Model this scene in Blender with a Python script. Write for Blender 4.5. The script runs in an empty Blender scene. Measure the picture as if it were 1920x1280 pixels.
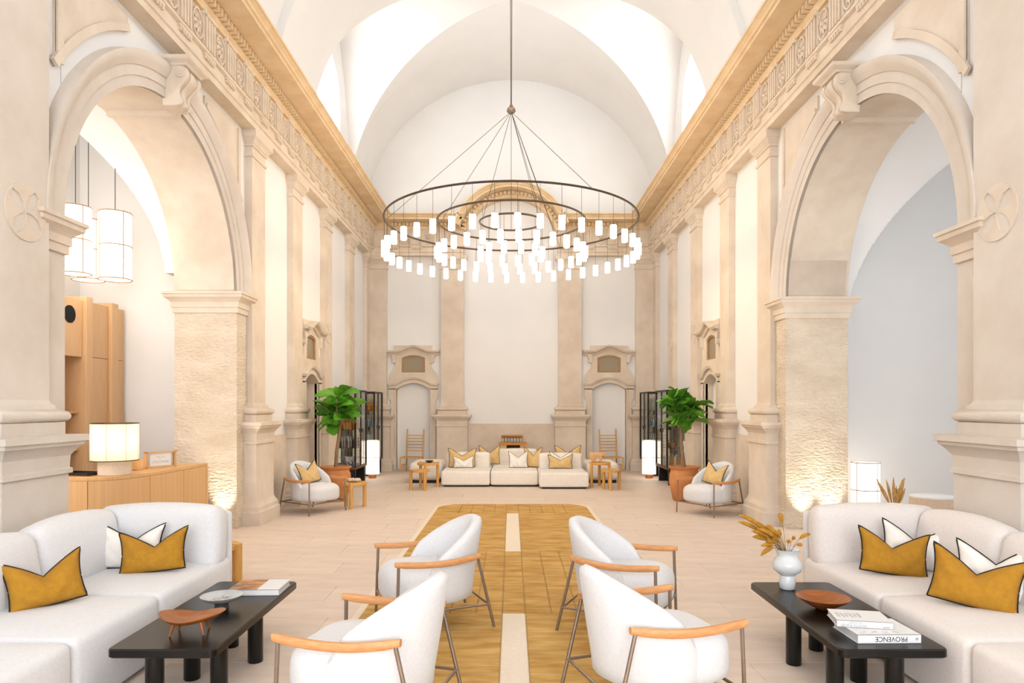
import bpy, bmesh, math, random
from math import sin, cos, pi, sqrt, radians as R
from mathutils import Vector, Matrix

random.seed(7)
scn = bpy.context.scene
COL = scn.collection

# ------------------------------------------------------------------ camera
cam = bpy.data.cameras.new('camera'); camo = bpy.data.objects.new('camera', cam); COL.objects.link(camo)
camo.location = (0, 0, 1.6); camo.rotation_euler = (pi/2, 0, 0)
cam.sensor_width = 36; cam.lens = 24; cam.shift_x = 1.5/1920; cam.shift_y = 120/1920
cam.clip_start = 0.05; cam.clip_end = 200
scn.camera = camo

# ------------------------------------------------------------------ world, lights, exposure
w = bpy.data.worlds.new('world'); scn.world = w; w.use_nodes = True
w.node_tree.nodes['Background'].inputs[0].default_value = (0.86, 0.93, 1.0, 1)
w.node_tree.nodes['Background'].inputs[1].default_value = 1.0
scn.view_settings.view_transform = 'Standard'; scn.view_settings.look = 'None'
scn.view_settings.gamma = 1.0; scn.view_settings.use_curve_mapping = False
scn.view_settings.exposure = 0.76
scn.cycles.use_denoising = True
scn.cycles.max_bounces = 5; scn.cycles.diffuse_bounces = 3; scn.cycles.glossy_bounces = 2; scn.cycles.transmission_bounces = 2; scn.cycles.transparent_max_bounces = 8
scn.cycles.use_adaptive_sampling = True; scn.cycles.adaptive_threshold = 0.05; scn.cycles.caustics_reflective = False; scn.cycles.caustics_refractive = False
scn.cycles.sample_clamp_indirect = 6.0

def area(name, loc, d, sx, sy, power, color):
    l = bpy.data.lights.new(name, 'AREA'); l.shape = 'RECTANGLE'; l.size = sx; l.size_y = sy
    l.energy = power; l.color = color
    o = bpy.data.objects.new(name, l); COL.objects.link(o); o.location = loc
    o.rotation_euler = Vector(d).to_track_quat('-Z', 'Y').to_euler(); return o

DAY = (0.90, 0.95, 1.0)
P_REAR, P_LUN, P_CHL, P_CHR = 118, 40, 56, 46
LAMP = 11.5
area('rear_fill', (0, -4.02, 2.7), (0, 1, -0.05), 5.6, 4.2, P_REAR, (0.88, 0.94, 1.0))  # unseen fill panel added behind the camera to brighten the foreground
for s in (-1, 1):
    for yc in (1.0, 7.17, 13.6):
        area('daylight_lunette', (s*3.9, yc, 7.5), (-s, 0, -0.25), 1.6, 2.0, P_LUN, DAY)
area('chapel_fill', (-5.2, 4.46, 3.0), (0, 1, 0.05), 1.5, 2.2, P_CHL, (1.0, 0.96, 0.92))  # added area light, no window behind it; brightens the left chapel
area('chapel_fill', (6.0, 4.46, 3.0), (0, 1, 0.05), 2.4, 2.2, P_CHR, (0.88, 0.94, 1.0))  # right chapel's added fill, likewise set before a closed wall

# ------------------------------------------------------------------ materials
def lin(c):
    return c/12.92 if c <= 0.04045 else ((c+0.055)/1.055)**2.4
def hexc(h):
    return tuple(lin(int(h[i:i+2], 16)/255) for i in (0, 2, 4))

M = {}
def mat(name, c1, c2=None, scale=3.0, stretch=(1, 1, 1), rough=0.8, bump=0.0, bscale=40.0, metal=0.0, sheen=0.0, rnd=0.0, spec=0.5, detail=2.5, bdist=0.01):
    m = bpy.data.materials.new(name); m.use_nodes = True; nt = m.node_tree; N = nt.nodes; L = nt.links
    b = N['Principled BSDF']; b.inputs['Roughness'].default_value = rough; b.inputs['Metallic'].default_value = metal
    b.inputs['Specular IOR Level'].default_value = spec
    if sheen: b.inputs['Sheen Weight'].default_value = sheen
    if isinstance(c1, str): c1 = hexc(c1)
    if isinstance(c2, str): c2 = hexc(c2)
    tc = N.new('ShaderNodeTexCoord'); mp = N.new('ShaderNodeMapping'); mp.inputs['Scale'].default_value = stretch
    L.new(tc.outputs['Object'], mp.inputs['Vector'])
    out = None
    if c2 is not None:
        n = N.new('ShaderNodeTexNoise'); n.inputs['Scale'].default_value = scale; n.inputs['Detail'].default_value = detail
        n.inputs['Roughness'].default_value = 0.6
        L.new(mp.outputs[0], n.inputs['Vector'])
        r = N.new('ShaderNodeValToRGB'); r.color_ramp.elements[0].position = 0.32; r.color_ramp.elements[1].position = 0.68
        r.color_ramp.elements[0].color = (*c1, 1); r.color_ramp.elements[1].color = (*c2, 1)
        L.new(n.outputs['Fac'], r.inputs['Fac']); out = r.outputs['Color']
    if rnd:
        oi = N.new('ShaderNodeObjectInfo'); hsv = N.new('ShaderNodeHueSaturation')
        mr = N.new('ShaderNodeMapRange'); mr.inputs['To Min'].default_value = 1-rnd; mr.inputs['To Max'].default_value = 1+rnd
        L.new(oi.outputs['Random'], mr.inputs['Value']); L.new(mr.outputs[0], hsv.inputs['Value'])
        if out: L.new(out, hsv.inputs['Color'])
        else: hsv.inputs['Color'].default_value = (*c1, 1)
        out = hsv.outputs['Color']
    if out: L.new(out, b.inputs['Base Color'])
    else: b.inputs['Base Color'].default_value = (*c1, 1)
    if bump > .12 and sheen == 0:
        n2 = N.new('ShaderNodeTexNoise'); n2.inputs['Scale'].default_value = bscale; n2.inputs['Detail'].default_value = 2
        L.new(mp.outputs[0], n2.inputs['Vector'])
        bp = N.new('ShaderNodeBump'); bp.inputs['Strength'].default_value = bump; bp.inputs['Distance'].default_value = bdist
        L.new(n2.outputs['Fac'], bp.inputs['Height']); L.new(bp.outputs[0], b.inputs['Normal'])
    M[name] = m; return m

def emit(name, color, strength):
    m = bpy.data.materials.new(name); m.use_nodes = True; nt = m.node_tree
    nt.nodes.remove(nt.nodes['Principled BSDF']); e = nt.nodes.new('ShaderNodeEmission')
    e.inputs[0].default_value = (*color, 1); e.inputs[1].default_value = strength
    nt.links.new(e.outputs[0], nt.nodes['Material Output'].inputs[0]); M[name] = m; return m

mat('plaster', (0.83, 0.815, 0.80), (0.86, 0.845, 0.83), 1.2, rough=0.9, bump=0.08, bscale=25)
mat('stone', 'd6c5b2', 'e3d5c4', 2.2, rough=0.92, bump=0.35, bscale=60, detail=3)
mat('stone_pale', 'd3c7ba', 'dfd5ca', 1.6, rough=0.92, bump=0.35, bscale=70, detail=3)
mat('stone_cornice', 'dfc197', 'ebd3b0', 3.0, rough=0.9, bump=0.3, bscale=60, detail=3)
mat('stone_frieze', 'd9c5ae', 'e5d6c3', 3.0, rough=0.9, bump=0.3, bscale=60, detail=3)
mat('stone_dark', 'c6b4a2', 'd2c2b1', 3.0, rough=0.92, bump=0.3, bscale=60)
mat('stone_rough', 'd3c1aa', 'e3d4c0', 2.0, stretch=(1, 1, 2.2), rough=0.95, bump=1.0, bscale=16, detail=3, bdist=0.03)
mat('floor_stone', 'dfcbba', 'e9d9cb', 2.5, stretch=(1, 3, 1), rough=0.55, bump=0.05, bscale=30, rnd=0.035, spec=0.35)
mat('grout', 'e0d0c0', rough=0.9)
mat('fabric_white', 'dedee1', 'e5e5e7', 60, rough=0.95, bump=0.25, bscale=260, sheen=0.2, bdist=0.004)
mat('fabric_cream', 'ece4da', 'f2ebe2', 20, rough=0.95, bump=0.2, bscale=200, sheen=0.2, bdist=0.004)
mat('fabric_pale', 'e0d8d4', 'e7e0dc', 60, rough=0.95, bump=0.25, bscale=240, sheen=0.2, bdist=0.004)
mat('mustard', 'ac7a1c', 'b88424', 30, rough=0.95, bump=0.35, bscale=220, bdist=0.004)
mat('sand_fabric', 'd9b678', 'e0c08a', 20, rough=0.95, bump=0.3, bscale=200, bdist=0.004)
mat('pillow_white', 'efeae4', 'f4f0ea', 20, rough=0.95, bump=0.3, bscale=200, bdist=0.004)
mat('piping_black', '1c1a1a', rough=0.9)
mat('piping_sand', '8a6a3c', rough=0.9)
mat('black_wood', '070605', '0d0b09', 14, stretch=(1, 8, 1), rough=0.3, bump=0.04, bscale=80, spec=0.4)
mat('oak', 'd6a46a', 'e2b680', 7, stretch=(9, 9, 0.7), rough=0.5, bump=0.05, bscale=40)
mat('oak_panel', 'deb080', 'e8c194', 9, stretch=(12, 12, 0.35), rough=0.5)
mat('oak_lines', 'e0b582', 'd6a975', 30, stretch=(1, 1, 0.02), rough=0.55)
mat('arm_wood', 'cd8d58', 'dda36c', 12, stretch=(6, 1, 6), rough=0.45)
mat('table_wood', 'd39a4c', 'e0ac60', 8, stretch=(6, 6, 0.8), rough=0.5)
mat('walnut', '8a4a1c', 'a9632c', 6, stretch=(1, 7, 1), rough=0.38)
mat('dark_wood', '5a381f', '6e482b', 8, stretch=(6, 6, .6), rough=0.6)
mat('bronze', '8d7c6e', '9c8a7b', 10, rough=0.38, metal=0.75)
mat('dark_bronze', '4a3a30', rough=0.5, metal=0.4)
mat('black_metal', '1a1412', '241b17', 6, rough=0.45, metal=0.3)
mat('terracotta', 'c77d45', 'd89560', 4, rough=0.8, bump=0.15, bscale=40)
mat('soil', '4b3626', '6b5138', 30, rough=1)
mat('bark', '8a6b4e', 'a5886a', 12, stretch=(4, 4, 1), rough=0.9, bump=0.4, bscale=50)
mat('leaf', '3f871c', '83b93c', 5, rough=0.42, rnd=0.35)
mat('ceramic_white', 'd6dade', 'e2e5e8', 4, rough=0.12)
mat('ceramic_grey', 'c9ccce', 'b4b8bb', 12, rough=0.35)
mat('grass_gold', 'b5791a', 'd09a35', 30, rough=0.95, bump=0.8, bscale=200)
mat('grass_tan', 'b98a4c', 'd2a868', 30, rough=0.95)
mat('stem_tan', '8f6a35', rough=0.9)
mat('paper_white', 'e9e9ea', rough=0.6)
mat('paper_edge', 'd5d6d8', 'c8c9cb', 3, stretch=(1, 1, 120), rough=0.8)
mat('ink_black', '121212', rough=0.7)
mat('ink_grey', '8d8f92', rough=0.7)
mat('ink_blue', 'a9b2bd', rough=0.7)
mat('cover_photo', '6b4630', 'e0a066', 9, stretch=(1, 2.5, 1), rough=0.35, detail=2)
mat('rug_gold', 'b98839', 'dab26a', 3.0, stretch=(1.0, 3.2, 1), rough=0.85, bump=0.4, bscale=120, rnd=0.05)
mat('rug_ground', 'd8b878', 'e0c48a', 20, rough=0.95)
mat('rug_cream', 'efdfca', 'f3e6d4', 30, rough=0.95, bump=0.3, bscale=150)
mat('speaker_black', '0a0a0a', rough=0.9)
mat('linen', 'd9bfa5', 'e2cdb6', 40, rough=0.9, bump=0.2, bscale=200)
mat('cork', 'd8c6b2', 'e2d3c2', 60, rough=0.9, bump=0.3, bscale=120)
mat('amber', 'c8841c', rough=0.15)
mat('bottle_dark', '3c2c1e', rough=0.2)
mat('bottle_clear', 'aeb2ae', rough=0.1)
mat('bottle_silver', '8f9aa6', rough=0.2, metal=0.5)
mat('box_orange', 'd08a3c', rough=0.6)
mat('box_gold', 'c79a3c', rough=0.5)
mat('print_blue', 'e6e6ea', '3d4470', 22, rough=0.5, detail=0)
mat('basket_brown', '70481f', '9a6a34', 40, rough=0.8, bump=0.6, bscale=80)
mat('frame_brown', 'a37a4c', 'b58a5a', 10, rough=0.6)
mat('pane_grey', '9c8e78', rough=0.35, spec=.3)
mat('shell', 'cdbba6', 'e4d8c8', 20, rough=0.6)
mat('dark_dish', '3a3430', rough=0.4)
emit('lamp_glow', (1.0, 0.79, 0.54), LAMP)
emit('shade_glow', (1.0, 0.90, 0.76), 1.5)
emit('pendant_glow', (1.0, 0.90, 0.76), 2.4)
emit('sky_glow', (0.97, 0.985, 1.0), 3.0)
emit('downlight_glow', (1.0, 0.84, 0.62), 5)

def glassmat():
    m = bpy.data.materials.new('glass'); m.use_nodes = True; nt = m.node_tree; N = nt.nodes
    N.remove(N['Principled BSDF']); t = N.new('ShaderNodeBsdfTransparent'); t.inputs[0].default_value = (0.93, 0.94, 0.92, 1)
    g = N.new('ShaderNodeBsdfGlossy'); g.inputs['Roughness'].default_value = 0.03
    lw = N.new('ShaderNodeLayerWeight'); lw.inputs[0].default_value = 0.5; pw = N.new('ShaderNodeMath'); pw.operation = 'POWER'; pw.inputs[1].default_value = 4.0; nt.links.new(lw.outputs['Facing'], pw.inputs[0])
    fr = N.new('ShaderNodeMath'); fr.operation = 'MULTIPLY_ADD'; fr.inputs[1].default_value = 0.7; fr.inputs[2].default_value = 0.06; nt.links.new(pw.outputs[0], fr.inputs[0])
    mx = N.new('ShaderNodeMixShader'); nt.links.new(fr.outputs[0], mx.inputs[0]); nt.links.new(t.outputs[0], mx.inputs[1])
    nt.links.new(g.outputs[0], mx.inputs[2]); nt.links.new(mx.outputs[0], N['Material Output'].inputs[0]); M['glass'] = m
glassmat()
def shademat():
    m = bpy.data.materials.new('linen_shade'); m.use_nodes = True; nt = m.node_tree; N = nt.nodes
    N.remove(N['Principled BSDF']); t = N.new('ShaderNodeBsdfTranslucent'); t.inputs[0].default_value = (0.95, 0.86, 0.68, 1)
    d = N.new('ShaderNodeBsdfDiffuse'); d.inputs[0].default_value = (0.9, 0.82, 0.68, 1)
    mx = N.new('ShaderNodeMixShader'); mx.inputs[0].default_value = 0.4
    nt.links.new(t.outputs[0], mx.inputs[1]); nt.links.new(d.outputs[0], mx.inputs[2])
    nt.links.new(mx.outputs[0], N['Material Output'].inputs[0]); M['linen_shade'] = m
shademat()

# ------------------------------------------------------------------ mesh helpers
def ident(a, b, c): return (a, b, c)

class MB:
    def __init__(self, tf=ident): self.v = []; self.f = []; self.tf = tf
    def add(self, vs, fs):
        o = len(self.v); self.v += [self.tf(*p) for p in vs]; self.f += [tuple(i+o for i in f) for f in fs]; return self
    def box(self, x0, x1, y0, y1, z0, z1):
        return self.add([(x0,y0,z0),(x1,y0,z0),(x1,y1,z0),(x0,y1,z0),(x0,y0,z1),(x1,y0,z1),(x1,y1,z1),(x0,y1,z1)],
                 [(0,3,2,1),(4,5,6,7),(0,1,5,4),(1,2,6,5),(2,3,7,6),(3,0,4,7)])
    def loft(self, rings, cap=True, closed=True):
        n = len(rings[0]); vs = [p for r in rings for p in r]; fs = []
        for i in range(len(rings)-1):
            for j in range(n if closed else n-1):
                a = i*n+j; b = i*n+(j+1) % n; fs.append((a, b, b+n, a+n))
        if cap: fs.append(tuple(range(n))[::-1]); fs.append(tuple(range((len(rings)-1)*n, len(rings)*n)))
        return self.add(vs, fs)
    def prism(self, pts, fn, a, b):                     # pts 2d, fn(p,q,t)->xyz, extruded t from a to b
        return self.loft([[fn(p, q, a) for p, q in pts], [fn(p, q, b) for p, q in pts]])
    def tube(self, path, r, n=8, cap=True):
        path = [Vector(p) for p in path]; rings = []
        for i, p in enumerate(path):
            t = (path[min(i+1, len(path)-1)]-path[max(i-1, 0)]).normalized()
            u = t.cross(Vector((0, 0, 1)))
            if u.length < 1e-4: u = Vector((1, 0, 0))
            u.normalize(); v = u.cross(t)
            rr = r[i] if isinstance(r, (list, tuple)) else r
            rings.append([tuple(p+rr*(cos(2*pi*k/n)*u+sin(2*pi*k/n)*v)) for k in range(n)])
        return self.loft(rings, cap)
    def ring(self, c, rad, r, n=64, m=6):
        vs = []; fs = []
        for i in range(n):
            a = 2*pi*i/n
            for j in range(m):
                b = 2*pi*j/m; q = rad+r*cos(b); vs.append((c[0]+q*cos(a), c[1]+q*sin(a), c[2]+r*sin(b)))
        for i in range(n):
            for j in range(m):
                fs.append((i*m+j, ((i+1) % n)*m+j, ((i+1) % n)*m+(j+1) % m, i*m+(j+1) % m))
        return self.add(vs, fs)
    def lathe(self, prof, c=(0, 0, 0), n=24, cap=True):
        return self.loft([[(c[0]+r*cos(2*pi*k/n), c[1]+r*sin(2*pi*k/n), c[2]+z) for k in range(n)] for r, z in prof], cap)
    def cyl(self, c, r, z0, z1, n=20): return self.lathe([(r, z0), (r, z1)], (c[0], c[1], 0), n)
    def rects(self, u0, u1, p0, pf, lst, ps=None):                # stack of rectangular rings (z, e)
        rs = []
        for z, e in lst:
            a = p0 if ps is None else p0-e
            rs.append([(u0-e, a, z), (u1+e, a, z), (u1+e, pf+e, z), (u0-e, pf+e, z)])
        return self.loft(rs)
    def sweep(self, prof, fn, ts):                                 # prof pts (p,z); fn(p,z,t)
        return self.loft([[fn(p, z, t) for p, z in prof] for t in ts])
    def superq(self, c, a, e1=0.35, e2=0.4, nu=28, nv=14, zfn=None):
        def pw(x, e): return math.copysign(abs(x)**e, x)
        rings = []
        for i in range(nv+1):
            v = -pi/2+pi*i/nv; v = max(-pi/2+0.02, min(pi/2-0.02, v))
            rings.append([(c[0]+a[0]*pw(cos(v), e1)*pw(cos(2*pi*k/nu), e2), c[1]+a[1]*pw(cos(v), e1)*pw(sin(2*pi*k/nu), e2), c[2]+a[2]*pw(sin(v), e1)) for k in range(nu)])
        return self.loft(rings)
    def mesh(self, name):
        me = bpy.data.meshes.new(name); me.from_pydata(self.v, [], self.f)
        bm = bmesh.new(); bm.from_mesh(me); bmesh.ops.recalc_face_normals(bm, faces=bm.faces); bm.to_mesh(me); bm.free()
        return me
    def build(self, name, m, parent=None, smooth=None, bevel=None):
        me = self.mesh(name)
        return link(name, me, m, parent, smooth, bevel)

def link(name, me, m, parent=None, smooth=None, bevel=None):
    if not me.materials: me.materials.append(M[m] if isinstance(m, str) else m)
    if bevel:
        bm = bmesh.new(); bm.from_mesh(me)
        bmesh.ops.bevel(bm, geom=[e for e in bm.edges if e.calc_face_angle(0) > 0.6], offset=bevel[0], segments=bevel[1], affect='EDGES', profile=0.5, clamp_overlap=True)
        bm.to_mesh(me); bm.free()
    if smooth:
        me.polygons.foreach_set('use_smooth', [True]*len(me.polygons)); me.set_sharp_from_angle(angle=R(smooth))
    o = bpy.data.objects.new(name, me); COL.objects.link(o)
    if parent: o.parent = parent
    return o

def tag(o, label=None, cat=None, group=None, kind=None):
    if label: o['label'] = label
    if cat: o['category'] = cat
    if group: o['group'] = group
    if kind: o['kind'] = kind
    return o
def empty(name, loc=(0, 0, 0), rz=0, label=None, cat=None, group=None, kind=None):
    o = bpy.data.objects.new(name, None); COL.objects.link(o); o.location = loc; o.rotation_euler = (0, 0, rz)
    o.empty_display_size = 0.1
    return tag(o, label, cat, group, kind)
def copy_tree(o, parent=None):
    c = o.copy(); COL.objects.link(c); c.parent = parent
    for ch in list(o.children): copy_tree(ch, c)
    return c
def struct(o, label, cat): return tag(o, label, cat, None, 'structure')
def rbox(dx, dy, dz, r, seg=3, puff=0.0, c=(0, 0, 0), sub=6):
    """rounded cushion block: superquadric-like rounded box mesh centred on c"""
    bm = bmesh.new(); bmesh.ops.create_cube(bm, size=1.0)
    bmesh.ops.scale(bm, vec=(dx, dy, dz), verts=bm.verts)
    bmesh.ops.bevel(bm, geom=bm.edges[:], offset=r, segments=seg, affect='EDGES', profile=0.5)
    if puff:
        big = [e for e in bm.edges if e.calc_length() > min(dx, dy, dz)*0.5]
        bmesh.ops.subdivide_edges(bm, edges=big, cuts=sub, use_grid_fill=True)
        for v in bm.verts:
            x, y, z = v.co.x/(dx/2), v.co.y/(dy/2), v.co.z/(dz/2)
            fx = (1-min(1, abs(x))**2); fy = (1-min(1, abs(y))**2); fz = (1-min(1, abs(z))**2)
            v.co.z += puff*z*fx*fy; v.co.x += puff*0.5*x*fy*fz; v.co.y += puff*0.5*y*fx*fz
    bmesh.ops.translate(bm, vec=c, verts=bm.verts)
    me = bpy.data.meshes.new('block'); bm.to_mesh(me); bm.free(); return me

W = 3.6          # half width of the nave at the plaster
YB = 17.0        # back wall
def side_tf(s): return lambda u, p, z: (s*(W-p), u, z)
def back_tf(u, p, z): return (u, YB-p, z)

# ------------------------------------------------------------------ floor
fl = struct(empty('floor'), 'pale beige limestone slab floor of the hall', 'floor')
MB().box(-9, 9, -4.4, 17.6, -0.25, -0.006).build('floor_bed', 'grout', fl)
tile = MB().box(-0.449, 0.449, -0.224, 0.224, -0.02, 0).build('tile', 'floor_stone', None, None, (0.0025, 1)).data
bpy.data.objects.remove(bpy.data.objects['tile'])
row = 0; y = 2.0
while y < 16.9:
    off = (row*0.37) % 0.9; x = -3.6-0.9+off
    while x < 3.6:
        cx = x+0.45
        if -3.95 < cx < 3.95:
            o = bpy.data.objects.new('tile', tile); COL.objects.link(o); o.parent = fl; o.location = (cx, y+0.225, 0)
            if cx < -3.15 or cx > 3.15:
                pass
        x += 0.9
    y += 0.45; row += 1
g = MB(); g.box(-9, 9, -4.3, 2.0, -0.02, -.001); g.box(-9, -4.05, 2, 17.2, -0.03, -.004); g.box(4.05, 9, 2, 17.2, -0.03, -.004)
g.build('paving', 'floor_stone', fl)

# ------------------------------------------------------------------ vault
ZS, RV = 6.2, 3.5; WV = 3.62
ce = struct(empty('ceiling'), 'white plaster groin vault over the hall', 'ceiling')
BAYS = [(1.0, 1.9), (7.17, 1.9), (13.6, 1.7)]
def arcpt(th, k=1.0): return (WV*k*sin(th), ZS+RV*k*cos(th))
def barrel(y0, y1, k=1.0, n=48):
    g = MB(); g.loft([[(arcpt(-pi/2+pi*i/n, k)[0], y, arcpt(-pi/2+pi*i/n, k)[1]) for i in range(n+1)] for y in (y0, y1)], False, False); return g
for (a, b) in ((-4.3, -0.9), (2.9, 5.27), (9.07, 11.9), (15.3, 17.05)):
    barrel(a, b).build('barrel_web', 'plaster', ce, 40)
for (a, b) in ((3.1, 5.1), (10.1, 11.9)):
    g = MB(); n = 48
    rings = []
    for i in range(n+1):
        th = -pi/2+pi*i/n
        x1, z1 = arcpt(th, 0.968); x2, z2 = arcpt(th, 1.0)
        rings.append([(x1, a, z1), (x1, b, z1), (x2, b, z2), (x2, a, z2)])
    g.loft(rings); g.build('transverse_rib', 'plaster', ce, 30)
for yc, hw in BAYS:
    n = 24
    for q in (-1, 1):
        g = MB(); rows = []
        for i in range(n+1):
            ph = pi/2*i/n
            rows.append([(WV*sin(-ph+2*ph*j/n), yc+q*hw*sin(ph), ZS+RV*cos(-ph+2*ph*j/n)) for j in range(n+1)])
        g.loft(rows, False, False); g.build('vault_web', 'plaster', ce, 35)
        g = MB(); rows = []
        for i in range(n+1):
            th = pi/2*i/n
            rows.append([(q*WV*sin(th), yc+hw*sin(-th+2*th*j/n), ZS+RV*cos(-th+2*th*j/n)) for j in range(n+1)])
        g.loft(rows, False, False); g.build('lunette_web', 'plaster', ce, 35)
        # lunette wall with an arched window opening
        WH, Z0, Z1 = 0.85, 6.55, 7.85
        g = MB(); N2 = 40
        def top(d): return ZS+RV*sqrt(max(0, 1-(d/hw)**2))
        def wtop(d): return Z1+sqrt(max(0, WH*WH-d*d))
        ds = sorted(set([-hw+2*hw*i/N2 for i in range(N2+1)]+[-WH+2*WH*i/16 for i in range(17)]))
        X = q*WV
        for d0, d1 in zip(ds, ds[1:]):
            m_ = (d0+d1)/2
            if abs(m_) < WH:
                g.add([(X, yc+d0, 6.0), (X, yc+d1, 6.0), (X, yc+d1, Z0), (X, yc+d0, Z0)], [(0, 1, 2, 3)])
                g.add([(X, yc+d0, wtop(d0)), (X, yc+d1, wtop(d1)), (X, yc+d1, top(d1)), (X, yc+d0, top(d0))], [(0, 1, 2, 3)])
                X2 = X+q*0.36
                g.add([(X, yc+d0, wtop(d0)), (X, yc+d1, wtop(d1)), (X2, yc+d1, wtop(d1)), (X2, yc+d0, wtop(d0))], [(0, 1, 2, 3)])
                g.add([(X, yc+d0, Z0), (X, yc+d1, Z0), (X2, yc+d1, Z0), (X2, yc+d0, Z0)], [(0, 1, 2, 3)])
            else:
                g.add([(X, yc+d0, 6.0), (X, yc+d1, 6.0), (X, yc+d1, top(d1)), (X, yc+d0, top(d0))], [(0, 1, 2, 3)])
        for e in (-WH, WH):
            g.add([(X, yc+e, Z0), (X+q*0.36, yc+e, Z0), (X+q*0.36, yc+e, Z1), (X, yc+e, Z1)], [(0, 1, 2, 3)])
        g.build('lunette_wall', 'plaster', ce)
wn = 0
for yc, hw in BAYS:
    for q in (-1, 1):
        wn += 1
        pts = [(-0.85, 6.55), (0.85, 6.55)]+[(0.85*cos(pi*i/16), 7.85+0.85*sin(pi*i/16)) for i in range(17)]
        g = MB(); g.prism(pts, lambda p, z, t: (t, yc+p, z), q*3.99, q*4.01)
        o = g.build('window_%d' % wn, 'sky_glow')
        nm = {1.0: 'behind the first bay', 7.17: 'over the big arch bay', 13.6: 'in the far bay'}[yc]
        struct(o, 'bright arched lunette window on the %s of the vault %s' % ('left' if q < 0 else 'right', nm), 'window')

# ------------------------------------------------------------------ shared ornament builders (u along wall, p out of wall, z up)
PED = [(0,.16),(.17,.16),(.19,.145),(.24,.14),(.28,.11),(.335,.09),(1.08,.09),(1.085,.11),(1.12,.11),(1.13,.095),(1.22,.10),(1.26,.125),(1.29,.15),(1.30,.165),(1.325,.17),(1.33,.19),(1.375,.19),(1.38,.17)]
BASE = [(1.38,.075),(1.475,.075),(1.477,.065),(1.485,.085),(1.50,.098),(1.52,.104),(1.54,.098),(1.555,.085),(1.563,.06),(1.575,.035),(1.60,.03),(1.61,.012),(1.64,0)]
CAP = [(4.96,0),(4.965,.018),(4.985,.024),(5.005,.018),(5.01,0.002),(5.10,0.002),(5.105,.02),(5.135,.02),(5.14,.03),(5.17,.045),(5.20,.07),(5.21,.085),(5.30,.085)]
def medallion(tf, u, p, z, r, parent):
    g = MB(tf); n = 40
    ring = lambda rr, q: [(u+rr*cos(2*pi*k/n), q, z+rr*sin(2*pi*k/n)) for k in range(n)]
    g.loft([ring(r, p-.005), ring(r, p+.010), ring(r*.93, p+.010), ring(r*.93, p-.005)], False)
    for k in range(4):
        a0 = pi/2*k+R(8); pts = [(0.012*cos(a0), .012*sin(a0))]; m = 8
        for i in range(m+1):
            b = a0-R(36)+R(72)*i/m; pts.append((r*.93*cos(b), r*.93*sin(b)))
        full = [pts[0]]
        for t in (.35, .7):
            b = a0-R(36)*(.25+.75*t**2.2); full.append((r*.93*t*cos(b), r*.93*t*sin(b)))
        full += pts[1:]
        for t in (.7, .35):
            b = a0+R(36)*(.25+.75*t**2.2); full.append((r*.93*t*cos(b), r*.93*t*sin(b)))
        g.prism(full, lambda a, b, t: (u+a, t, z+b), p-.005, p+.010)
    return g.build('medallion', 'stone', parent)
def pilaster(parent, tf, u0, u1, med=False, pf=.10, m='stone'):
    sh = MB(tf).rects(u0, u1, -.03, pf, [(1.63, 0), (4.97, 0)]).build('pilaster', m, parent)
    MB(tf).rects(u0, u1, -.03, pf, CAP).build('capital', m, sh, 25)
    MB(tf).rects(u0, u1, -.03, pf, BASE).build('base', m, sh, 40)
    MB(tf).rects(u0, u1, -.03, pf, PED).build('pedestal', m, sh, 25)
    if med: medallion(tf, (u0+u1)/2, pf, 2.99, .205, sh)
    return sh
ENT_A = [(-.02,5.30),(.18,5.30),(.18,5.37),(.20,5.38),(.20,5.50),(.24,5.51),(.24,5.54),(.20,5.545),(.20,5.93),(-.02,5.93)]
ENT_C = [(-.02,5.93),(.24,5.93),(.24,5.95),(.27,5.985),(.27,6.08),(.62,6.08),(.62,6.125),(.645,6.13),(.66,6.15),(.70,6.175),(.72,6.18),(.72,6.21),(-.02,6.25)]
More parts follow.
